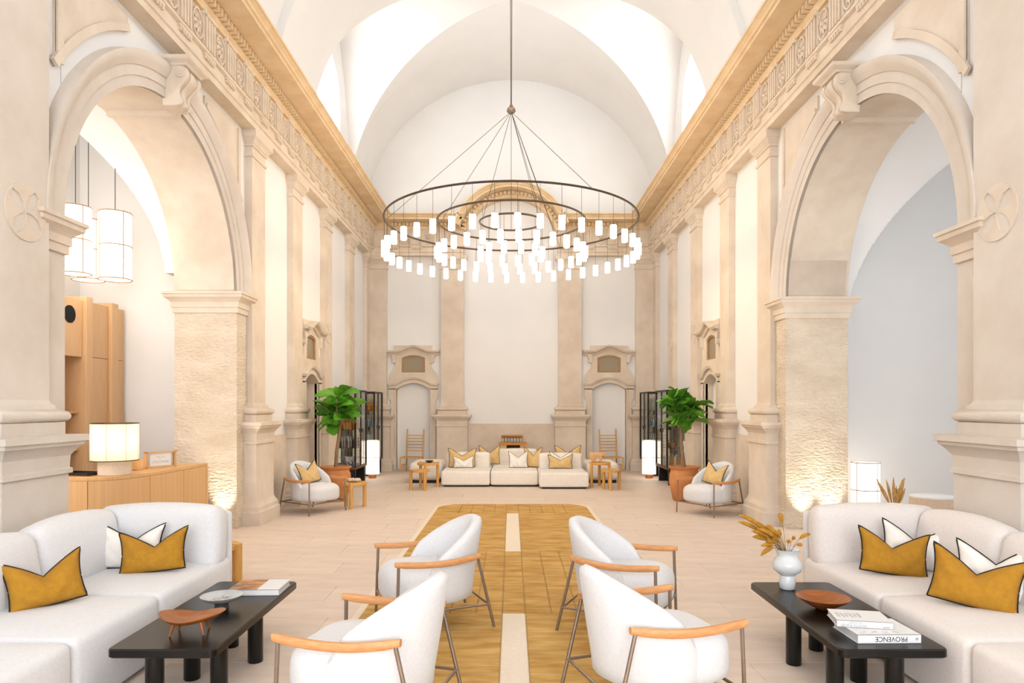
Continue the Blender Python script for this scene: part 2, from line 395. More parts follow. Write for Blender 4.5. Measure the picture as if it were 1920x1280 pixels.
def entablature(parent, tf, u0, u1, pitch, uvis0):
    MB(tf).sweep(ENT_A, lambda p, z, t: (t, p, z), (u0, u1)).build('architrave', 'stone_frieze', parent)
    MB(tf).sweep(ENT_C, lambda p, z, t: (t, p, z), (u0, u1)).build('cornice', 'stone_cornice', parent)
    tri = MB(); mold = MB()
    g = MB()                                                   # triglyph of four ribs with a fillet and a bracket head
    g.box(-.125, .125, .195, .212, 5.55, 5.925)
    for k in range(4): g.box(-.118+k*.064, -.078+k*.064, .20, .235, 5.56, 5.90)
    g.box(-.13, .13, .2, .25, 5.90, 5.928)
    tri_me = g; 
    ros = MB()
    for k in range(8):
        a = 2*pi*k/8
        ros.add([(0.02*cos(a-.5), .205, 5.735+.02*sin(a-.5)), (.075*cos(a-.32), .22, 5.735+.085*sin(a-.32)), (.105*cos(a), .208, 5.735+.12*sin(a)), (.075*cos(a+.32), .22, 5.735+.085*sin(a+.32)), (.05*cos(a), .238, 5.735+.055*sin(a))],
                [(0, 1, 4), (1, 2, 4), (2, 3, 4), (3, 0, 4)])
    ros.loft([[(.035*cos(2*pi*k/10), .2, 5.735+.035*sin(2*pi*k/10)) for k in range(10)], [(.02*cos(2*pi*k/10), .245, 5.735+.02*sin(2*pi*k/10)) for k in range(10)]])
    n = 24
    rr = lambda a, b, q: [(a*cos(2*pi*k/n), q, 5.735+b*sin(2*pi*k/n)) for k in range(n)]
    ros.loft([rr(.125, .165, .198), rr(.125, .165, .225), rr(.108, .145, .225), rr(.108, .145, .198)], False)
    reg = MB(); reg.box(-.13, .13, .2, .23, 5.475, 5.508)
    for k in range(5): reg.box(-.12+k*.052, -.088+k*.052, .2, .228, 5.44, 5.476)
    bra = MB(); bra.box(.150, .164, .2, .232, 5.56, 5.94); bra.box(.143, .171, .2, .255, 5.90, 5.975)
    den = MB(); den.box(-.027, .027, .26, .345, 5.995, 6.07)
    def inst(src, name, us):
        me = None
        for u in us:
            if me is None:
                me = MB(lambda a, b, c: tf(a, b, c)); me.v = [tf(*p) for p in src.v]; me.f = src.f
                ref = tf(0, 0, 0); me = me.mesh(name); me.materials.append(M['stone_cornice' if name == 'dentil' else 'stone_frieze'])
            o = bpy.data.objects.new(name, me); COL.objects.link(o); o.parent = parent
            q = tf(u, 0, 0); o.location = (q[0]-ref[0], q[1]-ref[1], q[2]-ref[2])
    us = []; u = uvis0
    while u < u1-.15: us.append(u); u += pitch
    inst(tri_me, 'triglyph', us); inst(reg, 'guttae', us)
    inst(ros, 'rosette', [a+pitch/2 for a in us if a+pitch/2 < u1-.12])
    inst(bra, 'bracket', [a-pitch*.5-.04 for a in us if a-pitch*.5 > u0+.1])
    ds = []; u = uvis0
    while u < u1-.3: ds.append(u); u += .092
    inst(den, 'dentil', ds)

def door(name, tf, infill, label, window=True):
    d = struct(empty(name), label, 'door')
    OW, SP, RI = .42, 2.0, .16
    arc = lambda u: SP+RI*(1-(u/OW)**2)
    for s in (-1, 1):
        g = MB(tf)
        pts = [(.42, 0), (.60, 0), (.60, .22), (.57, .25), (.56, .30), (.56, 1.72), (.61, 1.78), (.61, 2.02), (.42, 2.02)]
        g.prism([(s*a, b) for a, b in pts], lambda a, b, t: (a, t, b), -.02, .06)
        g.prism([(s*a, b) for a, b in [(.42, 0.3), (.455, .3), (.455, 2.0), (.42, 2.0)]], lambda a, b, t: (a, t, b), .05, .085)
        g.build('jamb', 'stone', d)
        MB(tf).add([(s*OW, .02, 0), (s*OW, -.34, 0), (s*OW, -.34, SP+.02), (s*OW, .02, SP+.02)], [(0, 1, 2, 3)]).build('reveal', 'stone', d)
        g = MB(tf)                                              # scroll bracket under the hood
        pts = [(.43, 2.66), (.50, 2.66), (.52, 2.70), (.50, 2.74), (.53, 2.80), (.55, 2.86), (.43, 2.86)]
        g.prism([(s*a, b) for a, b in pts], lambda a, b, t: (a, t, b), -.01, .10); g.build('bracket', 'stone', d)
    n = 20; us = [-.61+1.22*i/n for i in range(n+1)]
    c = lambda u: arc(max(-OW, min(OW, u)))
    g = MB(tf); g.loft([[(u, -.02, c(u)), (u, .06, c(u)), (u, .06, c(u)+.12), (u, -.02, c(u)+.12)] for u in us]); g.build('arch_head', 'stone', d)
    g = MB(tf); g.loft([[(u*1.02, -.02, c(u)+.10), (u*1.02, .10, c(u)+.10), (u*1.02, .12, c(u)+.145), (u*1.02, -.02, c(u)+.15)] for u in us]); g.build('label_mould', 'stone', d)
    g = MB(tf); us2 = [-OW+2*OW*i/n for i in range(n+1)]
    g.loft([[(u, .02, arc(u)), (u, -.34, arc(u))] for u in us2], False, False); g.build('soffit', 'stone', d)
    # upper panel
    g = MB(tf); zw0 = 2.42; zw = lambda u: 2.78+.07*(1-(u/.29)**2)
    for i in range(12):
        a, b = -.29+.58*i/12, -.29+.58*(i+1)/12
        for lo, hi in (((c(a)+.12, c(b)+.12), (zw0, zw0)), ((zw(a), zw(b)), (2.93, 2.93))):
            g.loft([[(a, -.02, lo[0]), (a, .05, lo[0]), (a, .05, hi[0]), (a, -.02, hi[0])], [(b, -.02, lo[1]), (b, .05, lo[1]), (b, .05, hi[1]), (b, -.02, hi[1])]])
    zs = [2.12, 2.30, 2.36, 2.42, 2.48, 2.54, 2.60, 2.70, 2.80, 2.93]; ue = [.60, .59, .585, .55, .50, .46, .445, .44, .45, .46]
    for s in (-1, 1):
        g.loft([[(s*.29, -.02, z), (s*.29, .05, z), (s*e, .05, z), (s*e, -.02, z)] for z, e in zip(zs, ue)])
    g.build('overdoor_panel', 'stone', d)
    hz = lambda u: 2.87+(.13*(.5+.5*cos(pi*u/.42)) if abs(u) < .42 else 0)
    n = 32; us = [-.65+1.3*i/n for i in range(n+1)]
    g = MB(tf); g.loft([[(u, -.02, hz(u)-.02), (u, .08, hz(u)-.02), (u, .10, hz(u)+.02), (u, .16, hz(u)+.035), (u, .19, hz(u)+.075), (u, .19, hz(u)+.095), (u, -.02, hz(u)+.11)] for u in us])
    g.build('hood', 'stone', d)
    MB(tf).box(-.46, .46, -.02, .05, 2.93, 3.09).build('crest', 'stone', d)
    if window:
        pts = lambda k: [(-.29*k, 2.61+(zw0-2.61)*k), (.29*k, 2.61+(zw0-2.61)*k)]+[(.29*k*cos(pi*i/12), 2.61+(2.78-2.61)*k+.07*k*sin(pi*i/12)) for i in range(13)]
        a, b = pts(1.0), pts(.84)
        g = MB(tf); g.loft([[(x, -.02, z) for x, z in a], [(x, .03, z) for x, z in a], [(x, .03, z) for x, z in b], [(x, -.02, z) for x, z in b]], False)
        fr = g.build('window_frame', 'frame_brown', d)
        MB(tf).prism(b, lambda x, z, t: (x, t, z), -.01, .006).build('pane', 'pane_grey', fr)
    pts = [(-OW, 0), (OW, 0)]+[(OW*cos(pi*i/12), c(OW*cos(pi*i/12))) for i in range(13)]
    MB(tf).prism(pts, lambda x, z, t: (x, t, z), -.37, -.34 if infill[1] > .3 else -.12).build('infill', infill[0], d)
    return d

# ------------------------------------------------------------------ side walls
PIL = [(4.66, 5.17), (9.22, 9.71), (10.97, 11.45), (12.85, 13.33), (14.78, 15.25)]
AY0, AY1 = 5.46, 8.88; AC = (AY0+AY1)/2; AR = (AY1-AY0)/2
DC = 12.15
def side_wall(s, zi):
    nm = 'left' if s < 0 else 'right'
    tf = side_tf(s)
    wl = struct(empty('wall_'+nm), 'white plaster %s nave wall with stone pilasters and a tall arch' % nm, 'wall')
    g = MB(tf); T = -.75
    e = .006
    g.box(-4.4, AY0-e, T, 0, 0, 6.22); g.box(AY1+e, DC-.42-e, T, 0, 0, 6.22); g.box(DC+.42+e, 17.3, T, 0, 0, 6.22)
    nd = 20
    for i in range(nd):
        a, b = -.42+.84*i/nd, -.42+.84*(i+1)/nd; f = lambda u: 2.0+.16*(1-(u/.42)**2)
        g.add([(DC+a*1.0143, 0, f(a)), (DC+b*1.0143, 0, f(b)), (DC+b*1.0143, 0, 6.22), (DC+a*1.0143, 0, 6.22)], [(0, 1, 2, 3)])
    g.box(DC-.42, DC+.42, T, -.4, 0, 6.22)
    na = 48
    for p in (0, T):
        for i in range(na):
            a, b = pi*i/na, pi*(i+1)/na
            ya, za, yb, zb = AC-AR*cos(a), zi+AR*sin(a), AC-AR*cos(b), zi+AR*sin(b)
            g.add([(ya, p, za), (yb, p, zb), (yb, p, 6.22), (ya, p, 6.22)], [(0, 1, 2, 3)])
    g.build('plaster', 'plaster', wl)
    for i, (a, b) in enumerate(PIL): pilaster(wl, tf, a, b, i in (0, 3, 4), m='stone_pale' if i == 0 else 'stone')
    pilaster(wl, tf, 16.55, 17.2)
    for a, b in ((9.71, 10.97), (13.33, 14.78), (15.25, 16.6)):
        MB(tf).box(a, b, -.01, .025, 0, 1.15).build('dado', 'stone', wl)
    # arch: soffit, archivolt, piers, imposts, keystone, spandrels
    g = MB(tf); n = 64
    g.loft([[(AC-AR*cos(pi*i/n), p, zi+AR*sin(pi*i/n)) for p in (.03, -.78)] for i in range(n+1)], False, False)
    g.build('arch_soffit', 'stone', wl, 40)
    a0 = R(72); mid = AC-AR*.99*cos(a0); 
    g = MB(tf); prof = [(AR, .0), (AR, .03), (AR+.09, .03), (AR+.095, .045), (AR+.185, .045), (AR+.19, .06), (AR+.215, .075), (AR+.25, .10), (AR+.285, .115), (AR+.32, .115), (AR+.325, -.01), (AR, -.01)]
    g.loft([[(AC-r*cos(pi*i/n), p, zi+r*sin(pi*i/n)) for r, p in prof] for i in range(n+1)])
    g.build('archivolt', 'stone_pale', wl, 25)
    g = MB(tf); r = AR-.012
    for ang in (R(97), ):
        yy, zz = AC-r*cos(ang), zi+r*sin(ang); g.box(yy-.03, yy+.03, -.76, .02, zz-.035, zz+.05)
    g.build('soffit_fillet', 'stone', wl)
    IMP = [(zi-.27, .0), (zi-.265, .022), (zi-.20, .022), (zi-.195, .036), (zi-.13, .036), (zi-.11, .05), (zi-.08, .085), (zi-.07, .10), (zi-.035, .105), (zi-.03, .12), (zi, .12)]
    for (a, b, rough) in ((AY1, AY1+.32, 1), (AY0-.30, AY0, 0)):
        pr = MB(tf).box(a, b, -.78, .03, 0, zi-.26).build('arch_pier', 'stone_rough' if rough else 'stone_pale', wl)
        MB(tf).rects(a, b, -.78, .03, IMP, 1).build('impost', 'stone', pr, 20)
    if True:
        blk = MB(tf); na = 6                                    # darker springer block just above the far impost
        blk.loft([[(AC+(AR-.008)*cos(t), p, zi+(AR-.008)*sin(t)) for p in (.0, -.74)] for t in [R(1+15*i/na) for i in range(na+1)]], False, False)
        blk.build('springer', 'stone_dark' if s > 0 else 'stone', wl, 40)
    g = MB(tf)                                                  # console keystone: S scroll extruded along the wall
    kz = zi+AR
    cl = []
    ctl = [(.12, kz+.325), (.21, kz+.32), (.268, kz+.275), (.272, kz+.215), (.235, kz+.16), (.19, kz+.115), (.168, kz+.065), (.178, kz+.015), (.198, kz-.02), (.185, kz-.06), (.14, kz-.075)]
    def cat(P, m):
        o = []
        for i in range(len(P)-1):
            p0, p1, p2, p3 = P[max(i-1, 0)], P[i], P[i+1], P[min(i+2, len(P)-1)]
            for k in range(m):
                t = k/m; o.append(tuple(.5*(2*b+(c-a)*t+(2*a-5*b+4*c-d)*t*t+(3*b-a-3*c+d)*t**3) for a, b, c, d in zip(p0, p1, p2, p3)))
        return o+[P[-1]]
    crv = cat(ctl, 4)
    wdt = lambda z: .16-.045*max(0, min(1, (kz+.22-z)/.25))
    for u0, u1, ins in ((-1, -.72, 0), (-.72, -.34, .022), (-.34, .34, .006), (.34, .72, .022), (.72, 1, 0)):
        rr_ = []
        for u, e_ in ((u0, .008), (u0+.06, 0), ((u0+u1)/2, -.004), (u1-.06, 0), (u1, .008)):
            rr_.append([(AC+u*wdt(z), p-ins-e_, z) for p, z in crv]+[(AC+u*wdt(kz-.07), 0, kz-.075), (AC+u*wdt(kz+.3), 0, kz+.325)])
        g.loft(rr_)
    ke = g.build('keystone', 'stone', wl, 50)
    for sg in (-1, 1):
        v = MB(tf); n2 = 18
        for rr, q in ((.062, .012), (.038, .022), (.016, .03)):
            v.loft([[(AC+sg*(.15), .205+rr*cos(2*pi*k/n2), kz+0.252+rr*sin(2*pi*k/n2)) for k in range(n2)], [(AC+sg*(.155+q), .205+rr*.9*cos(2*pi*k/n2), kz+0.252+rr*.9*sin(2*pi*k/n2)) for k in range(n2)]])
        v.build('volute', 'stone', ke, 40)
    MB(tf).rects(AC-.17, AC+.17, -.01, .27, [(kz+0.312, 0), (kz+0.328, .01), (kz+0.352, .05), (kz+0.364, .06), (kz+0.392, .06)]).build('abacus', 'stone', ke)
    RS = AR+.455; YE, YT = 1.81, .80
    for q in (-1, 1):
        ztop = 5.22; ye = AC+q*YE; yt = AC+q*YT
        pts = [(ye, ztop), (ye, zi+sqrt(RS**2-YE**2))]
        a1 = math.acos(YE/RS); a2 = math.acos(YT/RS)
        for i in range(13):
            a = a1+(a2-a1)*i/12; pts.append((AC+q*RS*cos(a), zi+RS*sin(a)))
        pts.append((yt, ztop) if zi+RS*sin(a2) < ztop-.01 else (yt, zi+RS*sin(a2)+.02))
        sp = MB(tf).prism(pts, lambda a, b, t: (a, t, b), -.01, .025).build('spandrel_panel', 'stone', wl)
        g = MB(tf)                                              # raised border following the curve
        bord = []
        for i in range(13):
            a = a1+(a2-a1)*i/12; bord.append([(AC+q*RS*cos(a), .02, zi+RS*sin(a)), (AC+q*RS*cos(a), .05, zi+RS*sin(a)), (AC+q*(RS+.07)*cos(a), .05, zi+(RS+.07)*sin(a)), (AC+q*(RS+.07)*cos(a), .02, zi+(RS+.07)*sin(a))])
        g.loft(bord); g.box(min(ye, ye-q*.07), max(ye, ye-q*.07), .02, .045, zi+sqrt(RS**2-YE**2)+.05, ztop)
        g.build('panel_border', 'stone', sp)
    return wl
ZI = {-1: 3.07, 1: 3.0}
for s in (-1, 1): side_wall(s, ZI[s])
dtf = lambda s: (lambda u, p, z: side_tf(s)(DC+u, p, z))
d1 = door('door_1', dtf(-1), ('stone', 1), 'stone door surround with hood on the left wall behind the fig tree')
MB(dtf(-1)).box(-.40, -.36, -.32, .0, .02, 2.02).build('door_leaf', 'dark_wood', d1)
door('door_2', dtf(1), ('plaster', 0), 'stone door surround with hood on the right wall behind the fig tree')

for s, nm, k in ((-1, 'left', 1), (1, 'right', 2)):
    t = struct(empty('trim_%d' % k), 'carved golden stone entablature running along the %s wall' % nm, 'entablature')
    entablature(t, side_tf(s), -4.4, 17.0, .57, 5.95 if s < 0 else 5.98)

# ------------------------------------------------------------------ back wall
wb = struct(empty('wall_back'), 'white plaster end wall with four stone pilasters', 'wall')
g = MB(back_tf)
segs = [(-3.8, -2.856), (-2.004, 2.004), (2.856, 3.8)]
for a, b in segs: g.box(a, b, -.3, 0, 0, 9.9)
for c in (-2.43, 2.43):
    for i in range(20):
        a, b = -.42+.84*i/20, -.42+.84*(i+1)/20; f = lambda u: 2.0+.16*(1-(u/.42)**2)
        g.add([(c+a*1.0145, 0, f(a)), (c+b*1.0145, 0, f(b)), (c+b*1.0145, 0, 9.9), (c+a*1.0145, 0, 9.9)], [(0, 1, 2, 3)])
    g.box(c-.5, c+.5, -.6, -.42, 0, 9.9)
g.build('plaster', 'plaster', wb)
for a, b, md in ((-3.62, -3.08, False), (-1.74, -1.17, True), (1.17, 1.74, True), (3.08, 3.62, False)): pilaster(wb, back_tf, a, b, md, .13)
MB(back_tf).box(-1.1, 1.1, -.01, .03, 0, 1.15).build('dado', 'stone', wb)
bent_tf = lambda u, p, z: (u*(3.46/3.0 if abs(u) > 2.99 else 1), YB-p, z-.004)
btf = lambda c: (lambda u, p, z: back_tf(c+u, p, z))
door('door_3', btf(-2.43), ('plaster', 0), 'blind stone doorway with small window at left of the end wall')
door('door_4', btf(2.43), ('plaster', 0), 'blind stone doorway with small window at right of the end wall')
t = struct(empty('trim_3'), 'stone entablature at left of the end wall', 'entablature'); entablature(t, bent_tf, -3.0, -1.15, .57, -2.9)
t = struct(empty('trim_4'), 'stone entablature at right of the end wall', 'entablature'); entablature(t, bent_tf, 1.15, 3.0, .57, 1.35)
t = struct(empty('trim_5'), 'round stone arch of the cornice at centre of the end wall', 'arch')
n = 40; ca = 5.55; prof = [(p, 1.15+(z-5.93)*1.05) for p, z in ENT_C]
g = MB(back_tf); g.loft([[(r*cos(a), p, ca+r*sin(a)) for p, r in prof] for a in [R(17)+R(146)*i/n for i in range(n+1)]]); g.build('arch_moulding', 'stone_cornice', t, 25)
for i in range(30):
    a = R(22)+R(136)*i/29; g = MB(back_tf); r0, r1 = 1.215, 1.29
    ct, st = cos(a), sin(a); hw = .025
    def q(r, o, p): return (r*ct-o*st, p, ca+r*st+o*ct)
    g.loft([[q(r0, -hw, .25), q(r0, hw, .25), q(r0, hw, .345), q(r0, -hw, .345)], [q(r1, -hw, .25), q(r1, hw, .25), q(r1, hw, .345), q(r1, -hw, .345)]])
    g.build('dentil', 'stone_cornice', t)

# ------------------------------------------------------------------ wall behind the camera, opening added to hold the fill light
wf = struct(empty('wall_front'), 'white wall behind the viewer with a large opening added for fill light', 'wall')
g = MB(); g.box(-3.9, -2.9, -4.4, -4.1, 0, 9.9); g.box(2.9, 3.9, -4.4, -4.1, 0, 9.9); g.box(-2.9, 2.9, -4.4, -4.1, 4.9, 9.9); g.box(-2.9, 2.9, -4.4, -4.1, 0, .5)
g.build('plaster', 'plaster', wf)
o = MB().box(-2.9, 2.9, -4.3, -4.27, .5, 4.9).build('window_7', 'sky_glow'); struct(o, 'large glowing panel behind the viewer, added as fill light', 'window')  # glowing pane added out of view, backing the rear fill light

# ------------------------------------------------------------------ side chapels
def chapel(s, nm, xo, xc, zc, rr, y0=4.4, y1=9.7):
    c = struct(empty('wall_chapel_'+nm), 'white walls and vault of the %s side chapel beyond the arch' % nm, 'wall')
    zi = ZI[s]
    zb = lambda x: zc+sqrt(max(0, rr*rr-(x-xc)**2))
    za = lambda y: zi+sqrt(max(0, 1.86**2-(y-AC)**2))
    g = MB(lambda x, y, z: (s*x, y, z)); n = 170
    X = [4.34+(xo-4.34)*i/n for i in range(n+1)]; Y = [y0+(y1-y0)*j/n for j in range(n+1)]
    g.loft([[(x, y, max(zb(x), za(y), 3.0)) for y in Y] for x in X], False, False)
    g.build('chapel_vault', 'plaster', c, 30)
    g = MB(lambda x, y, z: (s*x, y, z))
    g.box(4.34, xo+.2, y1, y1+.2, -.1, 6.4); g.box(4.34, xo+.2, y0-.2, y0, -.1, 6.4); g.box(xo, xo+.2, y0-.2, y1+.2, -.1, 6.4)
    g.build('chapel_wall', 'plaster', c)
chapel(-1, 'left', 6.13, 7.0, 3.35, 2.42)
chapel(1, 'right', 8.0, 7.6, 2.3, 3.2)

# floor uplights at the arch piers
for x, y, k, nm in ((-3.74, 8.70, 1, 'left'), (3.78, 8.70, 1, 'right, nave side'), (4.14, 8.70, 1, 'right, chapel side')):
    o = empty('floor_uplight', (x, y, 0), 0, 'small round floor uplight at the foot of the arch pier, ' + nm, 'uplight')
    MB().lathe([(.05, 0), (.05, .008), (.04, .008)], n=16).build('rim', 'bronze', o)
    MB().cyl((0, 0), .038, .008, .0095, 14).build('lens', 'downlight_glow', o)
    l = bpy.data.lights.new('uplight', 'SPOT'); l.energy = 26; l.color = (1, .86, .66); l.spot_size = R(58); l.spot_blend = .8; l.shadow_soft_size = .03
    lo = bpy.data.objects.new('uplight', l); COL.objects.link(lo); lo.location = (x, y, .05); lo.rotation_euler = Vector((0, .30, 1)).to_track_quat('-Z', 'Y').to_euler()

# ------------------------------------------------------------------ ring chandelier
ch = empty('ring_chandelier', (0, 10.9, 4.525), 0, 'large three-ring chandelier with many small white cylinder lamps', 'chandelier')
RINGS = ((2.0, 42, 2.4), (1.177, 28, 5.3), (.503, 12, 17.4))
lamp_g = MB(); lamp_g.lathe([(.0001, -.60), (.038, -.60), (.042, -.596), (.043, -.59), (.043, -.425), (.041, -.418)], n=16)
lamp_me = lamp_g.mesh('lamp'); lamp_me.materials.append(M['lamp_glow']); lamp_me.polygons.foreach_set('use_smooth', [True]*len(lamp_me.polygons)); lamp_me.set_sharp_from_angle(angle=R(40))
cap_me = MB().lathe([(.041, -.418), (.041, -.41), (.008, -.405), (.0025, -.395), (.0025, 0)], n=8).mesh('cord'); cap_me.materials.append(M['dark_bronze'])
for rad, cnt, ph in RINGS:
    MB().ring((0, 0, 0), rad, .016, 96, 8).build('ring', 'dark_bronze', ch, 60)
    for k in range(cnt):
        a = R(ph)+2*pi*k/cnt
        lo = bpy.data.objects.new('lamp', lamp_me); COL.objects.link(lo); lo.parent = ch; lo.location = (rad*sin(a), -rad*cos(a), 0)
        co = bpy.data.objects.new('cord', cap_me); COL.objects.link(co); co.parent = lo
HZ = 6.34-4.525
for rad, angs in ((2.0, (33, 153, 272)), (1.177, (18, 140, 262)), (.503, (60, 180, 300))):
    for a in angs:
        MB().tube([(0, 0, HZ-.05), (rad*sin(R(a)), -rad*cos(R(a)), .01)], .004, 5).build('suspension_cable', 'dark_bronze', ch)
MB().lathe([(.01, HZ-.09), (.05, HZ-.07), (.075, HZ-.04), (.075, HZ-.01), (.04, HZ+.02), (.02, HZ+.06)], n=16).build('hub', 'bronze', ch, 40)
for dx in (-.018, .016): MB().tube([(dx*.3, 0, HZ), (dx, 0, 9.66-4.525)], .006, 6).build('hanging_cable', 'dark_bronze', ch)

# ------------------------------------------------------------------ rug
RX = .02
rug = empty('rug', (0, 0, 0), 0, 'long golden pile rug with cream border and two cream centre strips', 'rug')
YN, YF = 2.2, 11.0
def hwid(y, k=0):
    b = 1.215-k
    if y > YF-k-.25:
        t = min(1, (y-(YF-k-.25))/.25); return b-.22*(1-sqrt(max(0, 1-t*t)))
    return b
ys = [YN]+[YF-.25+.25*sin(pi/2*i/8) for i in range(9)]
pts = [(RX-hwid(y), y) for y in ys]+[(RX+hwid(y), y) for y in reversed(ys)]
MB().prism(pts, lambda x, y, t: (x, y, t), .001, .010).build('backing', 'rug_cream', rug)
pts2 = [(RX-hwid(y, .065), y) for y in [YN+.065]+[YF-.065-.25+.25*sin(pi/2*i/8) for i in range(9)]]
pts2 += [(2*RX-x, y) for x, y in reversed(pts2)]
MB().prism(pts2, lambda x, y, t: (x, y, t), .010, .0125).build('ground_weave', 'rug_ground', rug)
def pile(x0, x1, y0, y1, m='rug_gold'):
    gp = .0025
    def cl(x, y): b = hwid(y, .06); return max(RX-b, min(RX+b, x))
    a = [(cl(x0, y0)+gp, y0+gp), (cl(x1, y0)-gp, y0+gp), (cl(x1, y1)-gp, y1-gp), (cl(x0, y1)+gp, y1-gp)]
    cxm, cym = sum(p[0] for p in a)/4, sum(p[1] for p in a)/4
    g = MB(); t = [(x-.006 if x > cxm else x+.006, y-.006 if y > cym else y+.006) for x, y in a]
    g.loft([[(x, y, .010) for x, y in a], [(x, y, .020) for x, y in a], [(x, y, .025) for x, y in t]])
    return g.build('pile_panel', m, rug)
SW = .088
def rows(y0, y1, st):
    n = max(1, round((y1-y0)/st)); return [(y0+(y1-y0)*i/n, y0+(y1-y0)*(i+1)/n) for i in range(n)]
for a, b in rows(YN+.06, 5.18, .205):
    pile(-2, RX-SW, a, b); pile(RX+SW, 3, a, b)
for i, (a, b) in enumerate(rows(5.18, 7.38, .22)):
    xs = [-2, RX-SW-.40, RX-SW-.20, RX-SW, RX+SW, RX+SW+.20, RX+SW+.40, 3]
    for x0, x1 in zip(xs, xs[1:]): pile(x0, x1, a, b)
for a, b in rows(7.38, 9.99, .2):
    pile(-2, RX-SW, a, b); pile(RX+SW, 3, a, b)
for i, (a, b) in enumerate(rows(9.99, 10.94, .32)):
    xs = [-2]+[RX+SW*(2*k+1) for k in range(-5, 5)]+[3]
    for x0, x1 in zip(xs, xs[1:]): pile(x0, x1, a, b)
pile(RX-SW, RX+SW, YN+.06, 5.18, 'rug_cream').name = 'cream_strip'
pile(RX-SW, RX+SW, 7.38, 9.99, 'rug_cream').name = 'cream_strip'

# ------------------------------------------------------------------ pillows
def pillow(name, w_, h_, dip, t, m, mp, loc, rz, lean, label, group=None, roll=0):
    n = 20; V = {}
    def shape(u, v):                       # u,v in -1..1 -> x,z outline with pointed corners and a chopped top
        x = u*w_/2*(1-.10*(1-v*v)*abs(u)**1.5)*(1+.04*v)
        top = h_*(1-dip*(1-abs(u))**1.15*(1 if abs(u) < 1 else 0)); bot = .035*h_*(1-u*u)*-0.2
        z = bot+(top-bot)*(v+1)/2*(1-.0*u)
        return x, z
    def thick(u, v):
        return t*max(0, (1-abs(u)**2.6))**.6*max(0, (1-abs(v)**2.6))**.6*(1-.35*max(0, v)*(1-abs(u)))
    def fold(u, v): return .10*h_*math.exp(-(u/.28)**2)*max(0, v)**1.5
    rf, rb = [], []
    for i in range(n+1):
        v = -1+2*i/n; a, b = [], []
        for j in range(n+1):
            u = -1+2*j/n; x, z = shape(u, v); th = thick(u, v); f = fold(u, v)
            cr = (.0045*sin(9*u+5*v+w_*40)+.003*sin(17*u*v+3)+.003*sin(6*v-13*u+h_*90))*min(1, (1-abs(u))*5)*min(1, (1-abs(v))*5)
            a.append((x, -th-cr+f, z)); b.append((x, th+cr+f, z))
        rf.append(a); rb.append(b)
    e = empty(name, loc, rz, label, 'pillow', group); 
    e.rotation_euler = (lean, roll, rz)
    g = MB(); g.loft(rf, False, False); g.loft(rb, False, False)
    me = g.mesh('cover'); bm = bmesh.new(); bm.from_mesh(me); bmesh.ops.remove_doubles(bm, verts=bm.verts, dist=1e-4); bmesh.ops.recalc_face_normals(bm, faces=bm.faces); bm.to_mesh(me); bm.free()
    link('cover', me, m, e, 70)
    per = [shape(-1+2*j/n, -1)+(fold(-1+2*j/n, -1),) for j in range(n+1)]+[shape(1, -1+2*i/n)+(0,) for i in range(1, n+1)]+[shape(1-2*j/n, 1)+(fold(1-2*j/n, 1),) for j in range(1, n+1)]+[shape(-1, 1-2*i/n)+(0,) for i in range(1, n+1)]
    MB().tube([(x, f, z) for x, z, f in per], .0055 if w_ > .35 else .004, 6).build('piping', mp, e, 60)
    return e

# ------------------------------------------------------------------ foreground sectional sofas
def sofa(s, xf, y0, label, fab):
    """s: side; xf: distance of the seat front from the axis; far end at y0"""
    e = empty('sectional_sofa', (0, 0, 0), 0, label, 'sofa')
    yb = [y0+.02, y0-.84, y0-1.68, y0-2.56]
    xi, xo = xf, xf+1.0
    for i in range(3):
        a, b = yb[i+1], yb[i]
        if i == 0: b += .24
        me = rbox(xo-xi, b-a-.008, .40, .045, 4, .022, (s*(xi+xo)/2, (a+b)/2, .215)); link('seat', me, fab, e, 50)
        if i: 
            me = rbox(.22, b-a-.012, .46, .075, 4, .05, (0, 0, 0)); o = link('back_cushion', me, fab, e, 50)
            o.location = (s*(xf+.83), (a+b)/2, .575); o.rotation_euler = (0, s*R(9), 0)
    me = rbox(.22, .86, .46, .075, 4, .05); o = link('back_cushion', me, fab, e, 50); o.location = (s*(xf+.83), y0-.41, .585); o.rotation_euler = (0, s*R(9), 0)
    me = rbox(.92, .22, .46, .07, 4, .035); o = link('end_cushion', me, fab, e, 50); o.location = (s*(xf+.475), y0+.115, .595); o.rotation_euler = (R(-4), 0, 0)
    me = rbox(.98, .07, .60, .03, 3, 0); o = link('end_panel', me, fab, e, 50); o.location = (s*(xf+.50), y0+.275, .47)
    me = rbox(.07, 2.8, .58, .03, 3, 0); o = link('back_panel', me, fab, e, 50); o.location = (s*(xf+1.0), y0-1.13, .45)
    MB().box(min(s*(xi+.05), s*(xo-.05)), max(s*(xi+.05), s*(xo-.05)), yb[3]+.05, y0+.2, .0, .02).build('plinth', 'black_wood', e)
    return e
sofa(-1, 2.2, 5.12, 'white corner sofa at the left in front of the reception desk', 'fabric_white')
sofa(1, 2.30, 5.12, 'off-white corner sofa at the right beside the stone pier', 'fabric_pale')
BK, WH_ = 'piping_black', 'pillow_white'
pillow('pillow', .44, .30, .42, .085, 'mustard', BK, (-2.51, 4.78, .44), R(14), R(-22), 'mustard pillow with dark piping at the far corner of the left sofa', roll=R(-4))
pillow('pillow', .42, .31, .40, .07, WH_, BK, (-2.74, 4.90, .44), R(8), R(-16), 'white pillow tucked behind the mustard one on the left sofa')
pillow('pillow', .40, .30, .42, .09, 'mustard', BK, (-2.69, 3.98, .44), R(44), R(-24), 'mustard pillow with dark piping at the near end of the left sofa', roll=R(-6))
